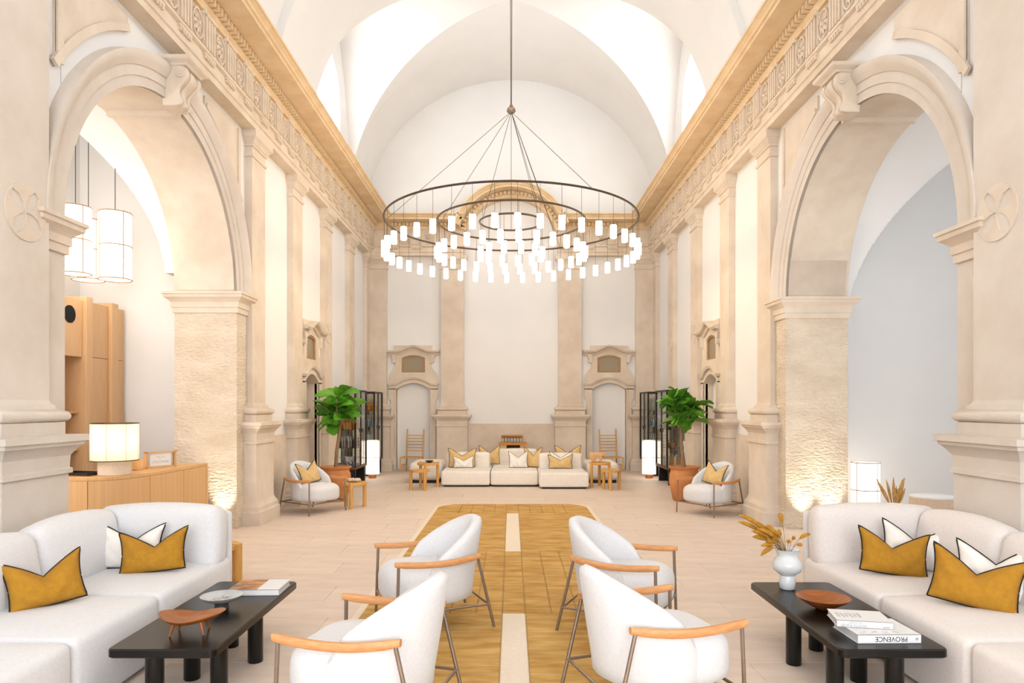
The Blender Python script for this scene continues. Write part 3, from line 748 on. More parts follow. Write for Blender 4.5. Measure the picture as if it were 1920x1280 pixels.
pillow('pillow', .44, .31, .42, .085, 'mustard', BK, (2.63, 4.70, .44), R(-16), R(-22), 'mustard pillow with dark piping at the far corner of the right sofa', roll=R(6))
pillow('pillow', .44, .33, .40, .07, WH_, BK, (2.86, 4.84, .44), R(-22), R(-16), 'white pillow behind the mustard one at the far corner of the right sofa', roll=R(6))
pillow('pillow', .46, .33, .42, .09, 'mustard', BK, (2.66, 3.95, .44), R(-36), R(-24), 'mustard pillow with dark piping at the near end of the right sofa', roll=R(8))
pillow('pillow', .40, .34, .40, .07, WH_, BK, (2.90, 4.10, .44), R(-42), R(-16), 'white pillow behind the near mustard pillow on the right sofa')

# ------------------------------------------------------------------ black coffee tables
def coffee_table(x0, x1, y0, y1, legs, label):
    e = empty('coffee_table', ((x0+x1)/2, (y0+y1)/2, 0), 0, label, 'table')
    hx, hy, r = (x1-x0)/2, (y1-y0)/2, .035
    pts = []
    for cx, cy, a in ((hx-r, hy-r, 0), (-hx+r, hy-r, 90), (-hx+r, -hy+r, 180), (hx-r, -hy+r, 270)):
        pts += [(cx+r*cos(R(a+90*i/5)), cy+r*sin(R(a+90*i/5))) for i in range(6)]
    sc = lambda k: [(x*(1-k/hx), y*(1-k/hy)) for x, y in pts]
    MB().loft([[(x, y, z) for x, y in sc(k)] for k, z in ((.006, .302), (0, .308), (0, .342), (.006, .350))]).build('tabletop', 'black_wood', e, 35)
    for lx, ly in legs:
        MB().lathe([(.043, 0), (.046, .004), (.046, .303)], (lx-e.location.x, ly-e.location.y, 0), 24).build('leg', 'black_wood', e, 40)
    return e
coffee_table(-2.08, -1.52, 3.5, 4.86, [(-1.88, 3.60), (-1.60, 3.74), (-1.87, 4.0), (-1.60, 4.27), (-1.86, 4.54)], 'long black coffee table on round legs before the left sofa')
coffee_table(1.69, 2.25, 3.5, 4.84, [(2.02, 3.60), (1.75, 3.69), (2.02, 3.97), (1.75, 4.23), (2.0, 4.48)], 'long black coffee table on round legs before the right sofa')
TZ = .351
# left table things
e = empty('footed_dish', (-1.77, 3.76, TZ), R(10), 'brown wooden dish with an uneven rim on four short legs', 'dish')
g = MB(); n = 36; rim = lambda a: 1+.16*cos(2*a+.4)+.10*cos(3*a)
prof = [(.001, .062), (.06, .06), (.12, .075), (.148, .098), (.152, .102), (.145, .103), (.11, .085), (.05, .074), (.001, .073)]
g.loft([[(r*1.0*(1+(rim(2*pi*k/n)-1)*min(1, r/.12))*cos(2*pi*k/n), r*.85*(1+(rim(2*pi*k/n)-1)*min(1, r/.12))*sin(2*pi*k/n), z+.016*cos(2*pi*k/n*2)*(r/.15)**2) for k in range(n)] for r, z in prof]); g.build('bowl', 'walnut', e, 50)
for x, y in ((-.07, -.045), (.07, -.05), (-.06, .05), (.07, .045)): MB().tube([(x*1.25, y*1.3, 0), (x, y, .066)], [.0045, .011], 8).build('leg', 'walnut', e, 60)
e = empty('ceramic_bowl', (-1.79, 4.22, TZ), 0, 'shallow pale ceramic bowl on a dark foot on the left table', 'bowl')
MB().lathe([(.001, .036), (.05, .036), (.09, .050), (.122, .075), (.125, .078), (.121, .079), (.085, .056), (.04, .044), (.001, .043)], n=32).build('bowl', 'ceramic_grey', e, 50)
MB().lathe([(.045, 0), (.04, .018), (.044, .037)], n=20).build('foot', 'dark_dish', e, 50)
g = MB(); rg = random.Random(3)
for k in range(26):
    a, rr = rg.uniform(0, 6.28), .062*sqrt(rg.random()); x, y = rr*cos(a), rr*sin(a)
    g.superq((x, y, .052+rg.random()*.008), (.008, .006, .005), 1, 1, 6, 4)
g.build('seeds', 'shell', e)['kind'] = 'stuff'
def book(name, dx, dy, dz, loc, rz, label, cover='paper_white'):
    e = empty(name, loc, rz, label, 'book')
    g = MB(); g.box(-dx/2, dx/2, -dy/2, dy/2, 0, .003); g.box(-dx/2, dx/2, -dy/2, dy/2, dz-.003, dz); g.box(-dx/2, dx/2, -dy/2, -dy/2+.004, 0, dz)
    g.build('cover', cover, e)
    MB().box(-dx/2+.005, dx/2-.005, -dy/2+.004, dy/2-.006, .003, dz-.003).build('pages', 'paper_edge', e)
    return e
def text(body, size, parent, loc, rot, m, name='lettering', sx=1.0, ext=.0004):
    cu = bpy.data.curves.new(name, 'FONT'); cu.body = body; cu.size = size; cu.align_x = 'CENTER'; cu.align_y = 'CENTER'; cu.extrude = ext
    o = bpy.data.objects.new(name, cu); COL.objects.link(o)
    me = bpy.data.meshes.new_from_object(o.evaluated_get(bpy.context.evaluated_depsgraph_get())); bpy.data.objects.remove(o)
    me.materials.clear(); o = link(name, me, m, parent); o.location = loc; o.rotation_euler = rot; o.scale = (sx, 1, 1); return o
b = book('picture_book', .33, .27, .038, (-1.70, 4.62, TZ), R(2), 'large book with an orange photo cover on the left table')
b.rotation_euler = (0, 0, R(2)); 
MB().box(-.163, .02, -.133, .133, .0381, .0386).build('cover_photo', 'cover_photo', b)
MB().box(.03, .11, -.02, .08, .0381, .0386).build('title_panel', 'paper_white', b)
# right table things
b1 = book('art_book', .335, .27, .046, (1.985, 3.72, TZ), R(1), 'thick white book with PROVENCE on its spine under another book')
text('PROVENCE', .036, b1, (.01, -.1352, .023), (pi/2, pi, 0), 'ink_black', sx=.95)
MB().box(.138, .152, -.1353, -.135, .016, .030).build('publisher_mark', 'ink_blue', b1)
g = MB()
for k in range(4):
    g.tube([(-.12+.06*k+.018*sin(i*1.1+k), -.10+.02*((i*7+k*3) % 5)/5+.012*sin(i*.9+k*2), .0463) for i in range(9)], .0007, 4)
g.build('cover_drawing', 'ink_blue', b1)
b2 = book('travel_book', .28, .21, .036, (1.93, 3.79, TZ+.0475), R(-11), 'white book lettered REMOTE PLACES TO STAY, topmost of the stack')
text('REMOTE PLACES', .0175, b2, (-.055, -.1053, .0115), (pi/2, pi, 0), 'ink_grey'); text('TO STAY', .0175, b2, (-.045, -.1053, .026), (pi/2, pi, 0), 'ink_grey')
MB().box(.09, .125, -.1056, -.105, .007, .011).build('publisher_mark', 'ink_grey', b2)
g = MB(); rg = random.Random(5)
for k in range(6):
    for j in range(3): g.box(-.115+k*.022+j*.005, -.1135+k*.022+j*.005, -.02-.03*rg.random(), .02+.03*rg.random(), .0361, .0365)
g.build('cover_print', 'ink_grey', b2)
e = empty('wooden_bowl', (1.92, 4.20, TZ), 0, 'wide shallow brown wooden bowl on the right table', 'bowl')
MB().lathe([(.04, 0), (.045, .003), (.09, .026), (.14, .058), (.158, .074), (.154, .075), (.13, .062), (.08, .034), (.001, .018)], n=36).build('bowl_body', 'walnut', e, 50)
e = empty('vase', (1.885, 4.66, TZ), 0, 'white glazed vase with a round belly holding golden dried grass', 'vase')
VP = [(.045, 0), (.05, .004), (.054, .05), (.048, .085), (.046, .092), (.055, .10), (.088, .125), (.098, .155), (.094, .185), (.072, .215), (.064, .228), (.072, .25), (.084, .27), (.080, .27), (.068, .25), (.058, .228), (.06, .2), (.001, .12)]
MB().lathe(VP, n=32).build('vase_body', 'ceramic_white', e, 60)
rg = random.Random(11)
ends = [(-.335, .235), (-.315, .175), (-.25, .19), (-.26, .13), (-.215, .165), (-.19, .14), (-.17, .17), (-.20, .10), (-.215, .07), (-.16, .12), (-.14, .15), (-.12, .10), (-.10, .12), (-.205, .035), (-.185, -.045), (-.15, .05), (-.11, .07), (-.07, .13), (-.05, .08), (-.035, .24), (.045, .085), (.09, .03), (.175, .095), (.03, .04), (-.13, .09), (-.23, .15)]
for i, (dx, dzz) in enumerate(ends):
    st = empty('dried_grass_stem', (1.885, 4.66, TZ), 0, 'golden dried bunny-tail grass stem in the white vase', 'dried grass', 'dried grass in the white vase')
    dyy = rg.uniform(-.07, .07); c0 = Vector((dx*.12, dyy*.2, .235)); c2 = Vector((dx, dyy, .27+dzz)); c1 = Vector((dx*.5, dyy*.6, .27+max(dzz*.62, .02)+.035+.03*abs(dx)))
    P = [c0*(1-t)**2+c1*2*t*(1-t)+c2*t*t for t in [k/10 for k in range(11)]]
    MB().tube([tuple(p) for p in P[:7]], .0016, 5).build('stem', 'stem_tan', st)
    q = rg.uniform(.8, 1.15); k0 = 5 if abs(dx) > .1 else 6
    prof = [.004, .012, .0155, .015, .0115, .003][:11-k0]
    MB().tube([tuple(p) for p in P[k0:]], [a*q for a in prof[:-1]]+[.002], 8).build('plume', 'grass_gold', st, 70)

# ------------------------------------------------------------------ lounge armchairs
def make_chair(label):
    e = empty('armchair', (0, 0, 0), 0, label, 'armchair', 'white lounge armchairs with wooden arms')
    # seat cushion (front at -y)
    bm = bmesh.new(); g = MB(); n = 40; rings = []
    def plan(t, k):
        a = 2*pi*t; x, y = cos(a), sin(a)
        ex = 2/3.2; px = math.copysign(abs(x)**ex, x); py = math.copysign(abs(y)**ex, y)
        return (px*.305*k, -.055+py*.305*k)
    for z, k in ((.185, .80), (.19, .90), (.205, .965), (.24, .995), (.30, 1.0), (.345, .995), (.375, .97), (.40, .90), (.412, .78), (.420, .55), (.424, .25)):
        rings.append([(*plan(i/n, k), z+(.012 if z > .4 else 0)*(1 if plan(i/n, k)[1] < 0 else .3)) for i in range(n)])
    g.loft(rings); g.build('seat', 'fabric_white', e, 60)
    # wrapped backrest shell
    g = MB(); m = 40; rings = []
    for i in range(m+1):
        a = R(-112+224*i/m); f = max(0, cos(a*.80))**.75
        zt = .36+.395*f; tk = .055+.035*max(0, cos(a))
        rx, ry = .318, .315
        lean = lambda z: .085*max(0, (z-.25))/.5*max(0, cos(a))**.7
        def P(z, off):
            q = 1-off; return ((rx*q)*sin(a), .0+(ry*q)*cos(a)*(1 if cos(a) > 0 else .85)+lean(z), z)
        fr = tk/.318
        secs = [(.19, .06), (.20, .01), (.26, 0), (.30+(zt-.30)*.35, -.005), (.30+(zt-.3)*.7, 0), (zt-.045, .005), (zt-.015, .03), (zt, fr*.5), (zt-.015, fr-.03), (zt-.05, fr), (.30+(zt-.3)*.5, fr+.02), (.30, fr+.03), (.2, fr+.03)]
        rings.append([P(min(z, zt) if k != 7 else zt, o) for k, (z, o) in enumerate(secs)])
    g.loft(rings); g.build('backrest', 'fabric_white', e, 65)
    for s in (-1, 1):
        path = [(s*(.345+.018*sin(pi*t)), -.335+.62*t, .485+.02*(2*t-1)**2*1.0+.008*t) for t in [i/10 for i in range(11)]]
        path = [(x-s*.035*max(0, (t-.6)/.4)**1.5, y, z) for (x, y, z), t in zip(path, [i/10 for i in range(11)])]
        rings = []
        for i, p in enumerate(path):
            hw, hh = .0165, .0205
            k = 1 if 0 < i < 10 else .8
            rings.append([(p[0]+hw*k*cx, p[1], p[2]+hh*k*cz) for cx, cz in ((-.6, -1), (.6, -1), (1, -.6), (1, .6), (.6, 1), (-.6, 1), (-1, .6), (-1, -.6))])
        MB().loft(rings).build('armrest', 'arm_wood', e, 40)
        MB().tube([(s*.340, -.31, .49), (s*.352, -.325, 0)], .0105, 10).build('leg', 'bronze', e, 60)
        MB().tube([(s*.318, .262, .50), (s*.322, .385, 0)], .0105, 10).build('leg', 'bronze', e, 60)
        MB().tube([(s*.348, -.32, .165), (s*.321, .343, .165)], .009, 8).build('side_rail', 'bronze', e, 60)
    MB().tube([(-.348, -.32, .165), (.348, -.32, .165)], .009, 8).build('front_rail', 'bronze', e, 60)
    MB().tube([(-.321, .343, .165), (.321, .343, .165)], .009, 8).build('rear_rail', 'bronze', e, 60)
    MB().tube([(-.06, .0, .10), (-.06, .0, .19)], .008, 6).tube([(-.02, 0, .10), (-.10, 0, .10)], .008, 6).build('swivel_foot', 'bronze', e)
    return e
def face(dx, dy): return math.atan2(dy, dx)+pi/2          # local front is -y
proto = make_chair('white armchair with its back to the viewer, nearest the left coffee table')
spots = [((-.70, 3.42), face(-.97, .23), None),
         ((-.60, 5.02), face(-.92, -.38), 'white armchair seen from its side, second on the left of the rug'),
         ((.74, 3.60), face(.95, .30), 'white armchair with its back to the viewer, nearest the right coffee table'),
         ((.80, 4.93), face(.92, -.40), 'white armchair seen from its side, second on the right of the rug'),
         ((-2.99, 10.31), face(.84, -.55), 'white armchair facing the hall by the left fig tree'),
         ((2.95, 10.14), face(-.84, -.55), 'white armchair facing the hall by the right fig tree')]
for i, (xy, rz, lb) in enumerate(spots):
    o = proto if i == 0 else copy_tree(proto)
    zz = .025 if i in (1, 3, 0, 2) else 0
    o.location = (xy[0], xy[1], zz); o.rotation_euler = (0, 0, rz)
    if lb: o['label'] = lb
pillow('pillow', .42, .33, .42, .06, 'sand_fabric', BK, (-3.02, 10.36, .44), face(.84, -.55)+R(8), R(-20), 'sand pillow with dark piping on the armchair by the left fig tree', roll=R(-6))
pillow('pillow', .42, .33, .42, .06, 'sand_fabric', BK, (2.98, 10.18, .44), face(-.84, -.55)-R(8), R(-20), 'sand pillow with dark piping on the armchair by the right fig tree', roll=R(6))

# ------------------------------------------------------------------ low modular sofa at the far end
def module(x0, x1, y0, y1, back, label, h=.31):
    e = empty('sofa_module', ((x0+x1)/2, (y0+y1)/2, 0), 0, label, 'sofa module', 'cream low sofa modules')
    dx, dy = x1-x0, y1-y0
    link('seat', rbox(dx, dy, h-.035, .035, 3, .012, (0, 0, .035+(h-.035)/2)), 'fabric_cream', e, 50)
    fp = [(-dx/2, -dy/2), (dx/2, -dy/2), (dx/2, dy/2), (-dx/2, dy/2)]
    MB().tube([(x*.93, y*.93, h-.004) for x, y in fp+fp[:1]], .005, 5).build('seam', 'fabric_cream', e)
    MB().box(-dx/2+.06, dx/2-.06, -dy/2+.06, dy/2-.06, 0, .037).build('plinth', 'black_metal', e)
    if back:
        yy = dy/2-.13 if back > 0 else -dy/2+.13
        link('backrest', rbox(dx-.06, .26, .33, .05, 3, .015, (0, yy, h+.135)), 'fabric_cream', e, 50)
    return e
module(-1.38, -.42, 13.40, 14.55, 1, 'cream low sofa module with a backrest, left of the three front ones')
module(-.405, .53, 13.42, 14.40, 0, 'cream low sofa module without a back, middle of the three front ones')
module(.54, 1.49, 13.06, 14.30, 1, 'cream low sofa module with a backrest, right of the three front ones')
module(-.40, .62, 14.60, 15.75, 1, 'cream sofa module behind the middle one before the wooden bar cabinet')
module(-1.40, -.42, 14.60, 15.55, 0, 'cream low sofa module at the rear, behind the left backrest')
module(.64, 1.50, 14.36, 15.30, 0, 'cream low sofa module at the rear, behind the right backrest')
for s, nm in ((-1, 'left'), (1, 'right')):
    e = empty('ottoman', (-1.77 if s < 0 else 1.89, 14.5, 0), 0, 'cream ottoman behind the wooden stools at the %s of the sofa island' % nm, 'ottoman')
    link('cushion', rbox(.66, .95, .36, .09, 4, .02, (0, 0, .245)), 'fabric_cream', e, 50)
    MB().box(-.28, .28, -.4, .4, 0, .07).build('plinth', 'black_metal', e)
SD = 'piping_sand'; SF = 'sand_fabric'; WH_ = 'pillow_white'
far = [(.58, .40, SF, -1.02, 14.12, 0, 'large sand pillow against the left far sofa backrest', BK),
       (.42, .24, WH_, -.98, 13.98, 2, 'small cream pillow in front of the large sand pillow on the far sofa', SD),
       (.46, .40, SF, -.46, 14.78, 10, 'sand pillow leaning behind the left far backrest', BK),
       (.40, .34, WH_, .15, 14.02, 6, 'cream pillow with sand piping on the middle far sofa module', SD),
       (.38, .42, SF, .44, 14.16, -12, 'sand pillow beside the cream one on the middle far sofa module', BK),
       (.46, .34, WH_, 1.02, 13.96, 0, 'cream pillow behind a sand one on the right far sofa module', BK),
       (.50, .28, SF, 1.0, 13.84, 0, 'wide sand pillow in front of a cream one on the right far sofa module', BK),
       (.56, .42, SF, 1.22, 14.62, 0, 'sand pillow peeking above the right far backrest', BK)]
for w_, h_, m_, x, y, r_, lb, mp in far:
    pillow('pillow', w_, h_, .42, .06, m_, mp, (x, y, .33 if y < 14.55 else .34), R(r_), R(-13), lb)

# ------------------------------------------------------------------ three-legged wooden stools and tables
def stool(x, y, r, h, label, ph=0.0, lt=.045):
    e = empty('side_table', (x, y, 0), ph, label, 'side table', 'round wooden side tables')
    MB().lathe([(r-.006, h-.045), (r, h-.04), (r, h-.006), (r-.006, h)], n=36).build('tabletop', 'table_wood', e, 40)
    for k in range(3):
        a = 2*pi*k/3; MB().cyl(((r-.01)*cos(a), (r-.01)*sin(a)), lt/2*1.3, 0, h+.008, 16).build('leg', 'table_wood', e, 40)
    return e
stool(-2.47, 10.72, .18, .40, 'round wooden side table beside the armchair by the left fig tree', .5)
stool(-1.73, 12.95, .18, .385, 'low round wooden side table left of the far sofa', 1.2)
stool(-1.63, 13.36, .21, .485, 'taller round wooden side table left of the far sofa, with a dark dish', .4)
stool(1.75, 13.45, .21, .485, 'taller round wooden side table right of the far sofa, with a carved headrest', 1.5)
stool(1.90, 12.98, .18, .385, 'low round wooden side table right of the far sofa', .3)
stool(-2.70, 6.25, .20, .33, 'round wooden side table half hidden behind the end of the left sofa', .0, .07)
e = empty('shell_ornament', (-2.47, 10.72, .401), 0, 'pale ruffled shell ornament on the side table by the left armchair', 'ornament')
g = MB()
for k in range(9):
    a = 2*pi*k/9; g.superq((.07*cos(a), .05*sin(a), .03+.012*(k % 2)), (.045, .03, .018), .8, .9, 10, 6)
g.superq((0, 0, .03), (.08, .06, .025), .8, .9, 14, 8); g.build('ruffles', 'shell', e, 60)
e = empty('dark_dish', (-1.60, 13.34, .486), 0, 'small dark dish on the taller left side table', 'dish')
MB().lathe([(.02, 0), (.05, .01), (.09, .04), (.085, .04), (.04, .018), (.001, .012)], n=20).build('dish_body', 'dark_dish', e, 40)
e = empty('carved_headrest', (1.71, 13.45, .487), R(-8), 'carved wooden headrest with a wide curved top on the right side table', 'headrest')
g = MB(); pts = [(-.16, .19), (.16, .19), (.165, .16), (.13, .13), (.08, .12), (.075, 0), (.03, 0), (.03, .09), (0, .115), (-.03, .10), (-.05, .0), (-.10, 0), (-.155, .06), (-.17, .13)]
g.prism(pts, lambda a, b, t: (a, t, b), -.05, .05); g.build('carving', 'oak', e, 30, (.012, 2))

# ------------------------------------------------------------------ ladder-back chairs
def ladder(x, y, rz, label):
    e = empty('ladder_chair', (x, y, 0), rz, label, 'chair', 'wooden ladder-back chairs at the end wall')
    for s in (-1, 1):
        MB().tube([(s*.21, .14, 0), (s*.21, .16, .4), (s*.215, .22, 1.02)], .018, 8).build('back_post', 'table_wood', e, 60)
        MB().tube([(s*.235, -.22, 0), (s*.235, -.22, .36)], .016, 8).build('leg', 'table_wood', e, 60)
        MB().tube([(s*.235, -.22, .16), (s*.21, .15, .16)], .010, 6).build('side_stretcher', 'table_wood', e)
    for k in range(6):
        z = .46+.075*k+.03; MB().tube([(-.21, .17+.06*(z-.4)/.6, z), (.21, .17+.06*(z-.4)/.6, z)], .011, 6).build('rung', 'table_wood', e, 60)
    MB().tube([(-.235, -.22, .13), (.235, -.22, .13)], .011, 6).build('front_stretcher', 'table_wood', e)
    for k in range(6): MB().box(-.235+.004*k, .235-.004*k, -.235+.065*k, -.18+.065*k, .335, .36).build('seat_slat', 'table_wood', e)
    return e
ladder(-2.40, 16.62, R(-12), 'wooden ladder-back chair in front of the left blind doorway')
ladder(2.42, 16.62, R(12), 'wooden ladder-back chair in front of the right blind doorway')

# ------------------------------------------------------------------ bar cabinet with glass rack
e = empty('bar_cabinet', (.04, 16.45, 0), 0, 'small open oak bar cabinet before the centre of the end wall', 'cabinet')
MB().box(-.33, .33, -.22, .22, .66, .715).build('top', 'box_orange', e)
MB().box(-.31, -.15, -.2, .2, 0, .66).build('side_panel', 'oak', e); MB().box(.17, .31, -.2, .2, 0, .66).build('side_panel', 'oak', e)
MB().box(-.15, .17, .15, .2, 0, .66).build('back_panel', 'dark_wood', e); MB().box(-.15, .17, -.2, .15, .12, .16).build('shelf', 'oak', e)
e = empty('glass_rack', (.02, 16.47, .716), 0, 'orange rack of hanging glasses on the bar cabinet', 'rack')
MB().box(-.26, .26, -.02, .1, .14, .17).build('rail', 'box_orange', e); MB().box(-.26, .26, .07, .1, 0, .17).build('back_board', 'box_orange', e)
for k in range(7):
    o = MB().lathe([(.012, 0), (.03, .005), (.036, .05), (.03, .09), (.01, .10), (.01, .115)], n=14).build('drinking_glass', 'bottle_clear', None, 50)
    o.location = (-.20+.072*k, 16.40, .716); tag(o, 'small clear glass in the row on the bar cabinet', 'glass', 'glasses on the bar cabinet')
o = MB().lathe([(.04, 0), (.09, .03), (.10, .10), (.08, .14)], n=20).build('white_bowl', 'ceramic_white', None, 50); o.location = (-.02, 16.36, .161); tag(o, 'white bowl inside the oak bar cabinet', 'bowl')

# ------------------------------------------------------------------ glass vitrines
def vitrine(s, y0, y1, label):
    e = empty('display_cabinet', (s*3.30, (y0+y1)/2, 0), 0, label, 'cabinet', 'black glazed display cabinets')
    h = (y1-y0)/2; z0, z1 = .37, 1.88; w2 = .19; t = .035; xi = -s*w2
    g = MB()
    for x in (-w2, w2):
        for y in (-h, h): MB().box(x-t/2, x+t/2, y-t/2 if abs(y) else 0, y+t/2, z0, z1).build('post', 'black_metal', e)
    g.box(-w2-t/2, w2+t/2, -h-t/2, h+t/2, z1, z1+.035); g.build('top', 'black_metal', e)
    MB().box(-w2-t/2, w2+t/2, -h-t/2, h+t/2, z0-.05, z0).build('bottom', 'dark_wood', e)
    MB().box(-w2*.8, w2*.95, -h*.92, -h*.92+.05, 0, z0-.05).build('foot', 'black_metal', e); MB().box(-w2*.8, w2*.95, h*.92-.05, h*.92, 0, z0-.05).build('foot', 'black_metal', e)
    MB().box(s*.02, s*.02+.03, -h*.9, h*.9, .0, z0-.05).build('base_panel', 'black_metal', e)
    dr = MB().box(xi-.012, xi+.012, -.014, .014, z0, z1).build('door_stile', 'black_metal', e)
    MB().box(xi-s*.03-.008, xi-s*.03+.008, -.03, .0, 1.05, 1.13).build('handle', 'black_metal', dr)
    for a, b in ((-h+t/2, -.014), (.014, h-t/2)): MB().box(xi-.002, xi+.002, a, b, z0, z1).build('door_pane', 'glass', e)
    for y in (-h, h): MB().box(-w2+t/2, w2-t/2, y-.002, y+.002, z0, z1).build('end_pane', 'glass', e)
    MB().box(s*w2-.003, s*w2+.003, -h+t/2, h-t/2, z0, z1).build('back_panel', 'glass', e)
    for k in range(1, 4): MB().box(-w2+.02, w2-.02, -h+.02, h-.02, z0+.37*k, z0+.37*k+.008).build('shelf', 'glass', e)
    return e
VY = [(13.62, 14.62), (15.50, 16.42)]
bt = {}
def proto_mesh(key, prof, m):
    g = MB(); g.lathe(prof, n=12); me = g.mesh(key); me.materials.append(M[m]); me.polygons.foreach_set('use_smooth', [True]*len(me.polygons)); me.set_sharp_from_angle(angle=R(40)); bt[key] = me
proto_mesh('amber_bottle', [(.032, 0), (.034, .004), (.034, .11), (.014, .13), (.012, .17), (.016, .172), (.016, .19)], 'amber')
proto_mesh('tall_tube', [(.022, 0), (.022, .19), (.014, .195), (.014, .23)], 'paper_edge')
proto_mesh('dark_bottle', [(.026, 0), (.026, .12), (.01, .15), (.01, .19)], 'bottle_dark')
proto_mesh('silver_flask', [(.035, 0), (.04, .08), (.03, .15), (.012, .18), (.018, .22)], 'bottle_silver')
proto_mesh('clear_bottle', [(.03, 0), (.03, .16), (.01, .2), (.01, .26)], 'bottle_clear')
def put(key, x, y, z, label, group, cat='bottle'):
    o = bpy.data.objects.new(key, bt[key]); COL.objects.link(o); o.location = (x, y, z); tag(o, label, cat, group)
for s, nm in ((-1, 'left'), (1, 'right')):
    for ci, (a, b) in enumerate(VY):
        vitrine(s, a, b, 'black glazed display cabinet, the %s one along the %s wall' % (('nearer', 'farther')[ci], nm))
        wh = '%s %s display cabinet' % (('nearer', 'farther')[ci], nm)
        zs = [.371, .749, 1.119, 1.489]
        X = lambda k, n=5: s*3.30-.13+.26*k/(n-1)
        yy = a+.10
        if s < 0 and ci == 0:
            rowsd = [(2, 'amber_bottle', 5), (1, 'dark_bottle', 3), (1, 'tall_tube', 3), (3, 'clear_bottle', 4)]
        elif s < 0: rowsd = [(2, 'silver_flask', 4), (3, 'amber_bottle', 4), (1, 'clear_bottle', 4), (0, 'dark_bottle', 4)]
        elif ci == 0: rowsd = [(2, 'dark_bottle', 4), (0, 'tall_tube', 3)]
        else: rowsd = [(2, 'silver_flask', 4), (3, 'clear_bottle', 4), (1, 'silver_flask', 4), (0, 'tall_tube', 4)]
        shelf = ('bottom', 'second', 'third', 'top')
        seen = {}
        for lv, key, n in rowsd:
            off = seen.get(lv, 0); seen[lv] = off+1
            for d in (0, .2, .42):
                for k in range(n): put(key, X(k, n), yy+d+off*.10, zs[lv], '%s in rows on the %s shelf of the %s' % (key.replace('_', ' '), shelf[lv], wh), '%ss on the %s shelf of the %s' % (key.replace('_', ' '), shelf[lv], wh))
def gift(name, x, y, z, dx, dy, dz, m, label):
    e = empty(name, (x, y, z), 0, label, 'box'); MB().box(-dx/2, dx/2, -dy/2, dy/2, 0, dz*.72).build('body', m, e, None, (.004, 1)); MB().box(-dx/2-.003, dx/2+.003, -dy/2-.003, dy/2+.003, dz*.72, dz).build('lid', m, e, None, (.004, 1))
gift('patterned_box', -3.27, 13.80, .371, .17, .14, .2, 'print_blue', 'blue and white patterned box in the nearer left display cabinet')
for k in range(3): gift('gift_box', 3.21+.085*k, 13.80, .371, .078, .16, .19, 'box_orange', ('inner', 'middle', 'outer')[k]+' orange box at the bottom of the nearer right display cabinet')
gift('golden_box', 3.28, 13.80, 1.489, .24, .16, .15, 'box_gold', 'golden box on the top shelf of the nearer right display cabinet')
e = empty('basket', (3.26, 13.80, .749), 0, 'brown woven basket in the nearer right display cabinet', 'basket')
MB().lathe([(.08, 0), (.11, .07), (.10, .10), (.09, .09), (.01, .03)], n=18).build('basket_body', 'basket_brown', e, 50)
MB().tube([(.1*cos(a), 0, .09+.08*sin(a)) for a in [pi*i/10 for i in range(11)]], .008, 6).build('basket_handle', 'basket_brown', e)

# ------------------------------------------------------------------ cylinder floor lamps
def floor_lamp(x, y, r, z0, z1, label, base=True):
    e = empty('floor_lamp', (x, y, 0), 0, label, 'floor lamp', 'white cylinder floor lamps')
    MB().lathe([(.55*r, 0), (.55*r, z0), (.3*r, z0+.005)], n=20).build('base', 'walnut', e, 40)
    MB().lathe([(.02, z0), (r, z0), (r, z1), (r*.9, z1)], n=28).build('shade', 'shade_glow', e, 40)
    for z in (z0, (z0+z1)/2, z1): MB().ring((0, 0, z), r+.003, .006, 28, 5).build('hoop', 'frame_brown', e)
    for k in range(4):
        a = pi/4+pi/2*k-.3; MB().tube([(r*1.01*cos(a), r*1.01*sin(a), z0), (r*1.01*cos(a), r*1.01*sin(a), z1)], .005, 5).build('rib', 'frame_brown', e)
floor_lamp(-3.06, 15.06, .15, .09, .83, 'glowing white cylinder floor lamp between the left display cabinets')
floor_lamp(3.04, 15.06, .15, .09, .83, 'glowing white cylinder floor lamp between the right display cabinets')
floor_lamp(4.80, 9.25, .175, .09, .83, 'glowing white cylinder floor lamp in the right side chapel')

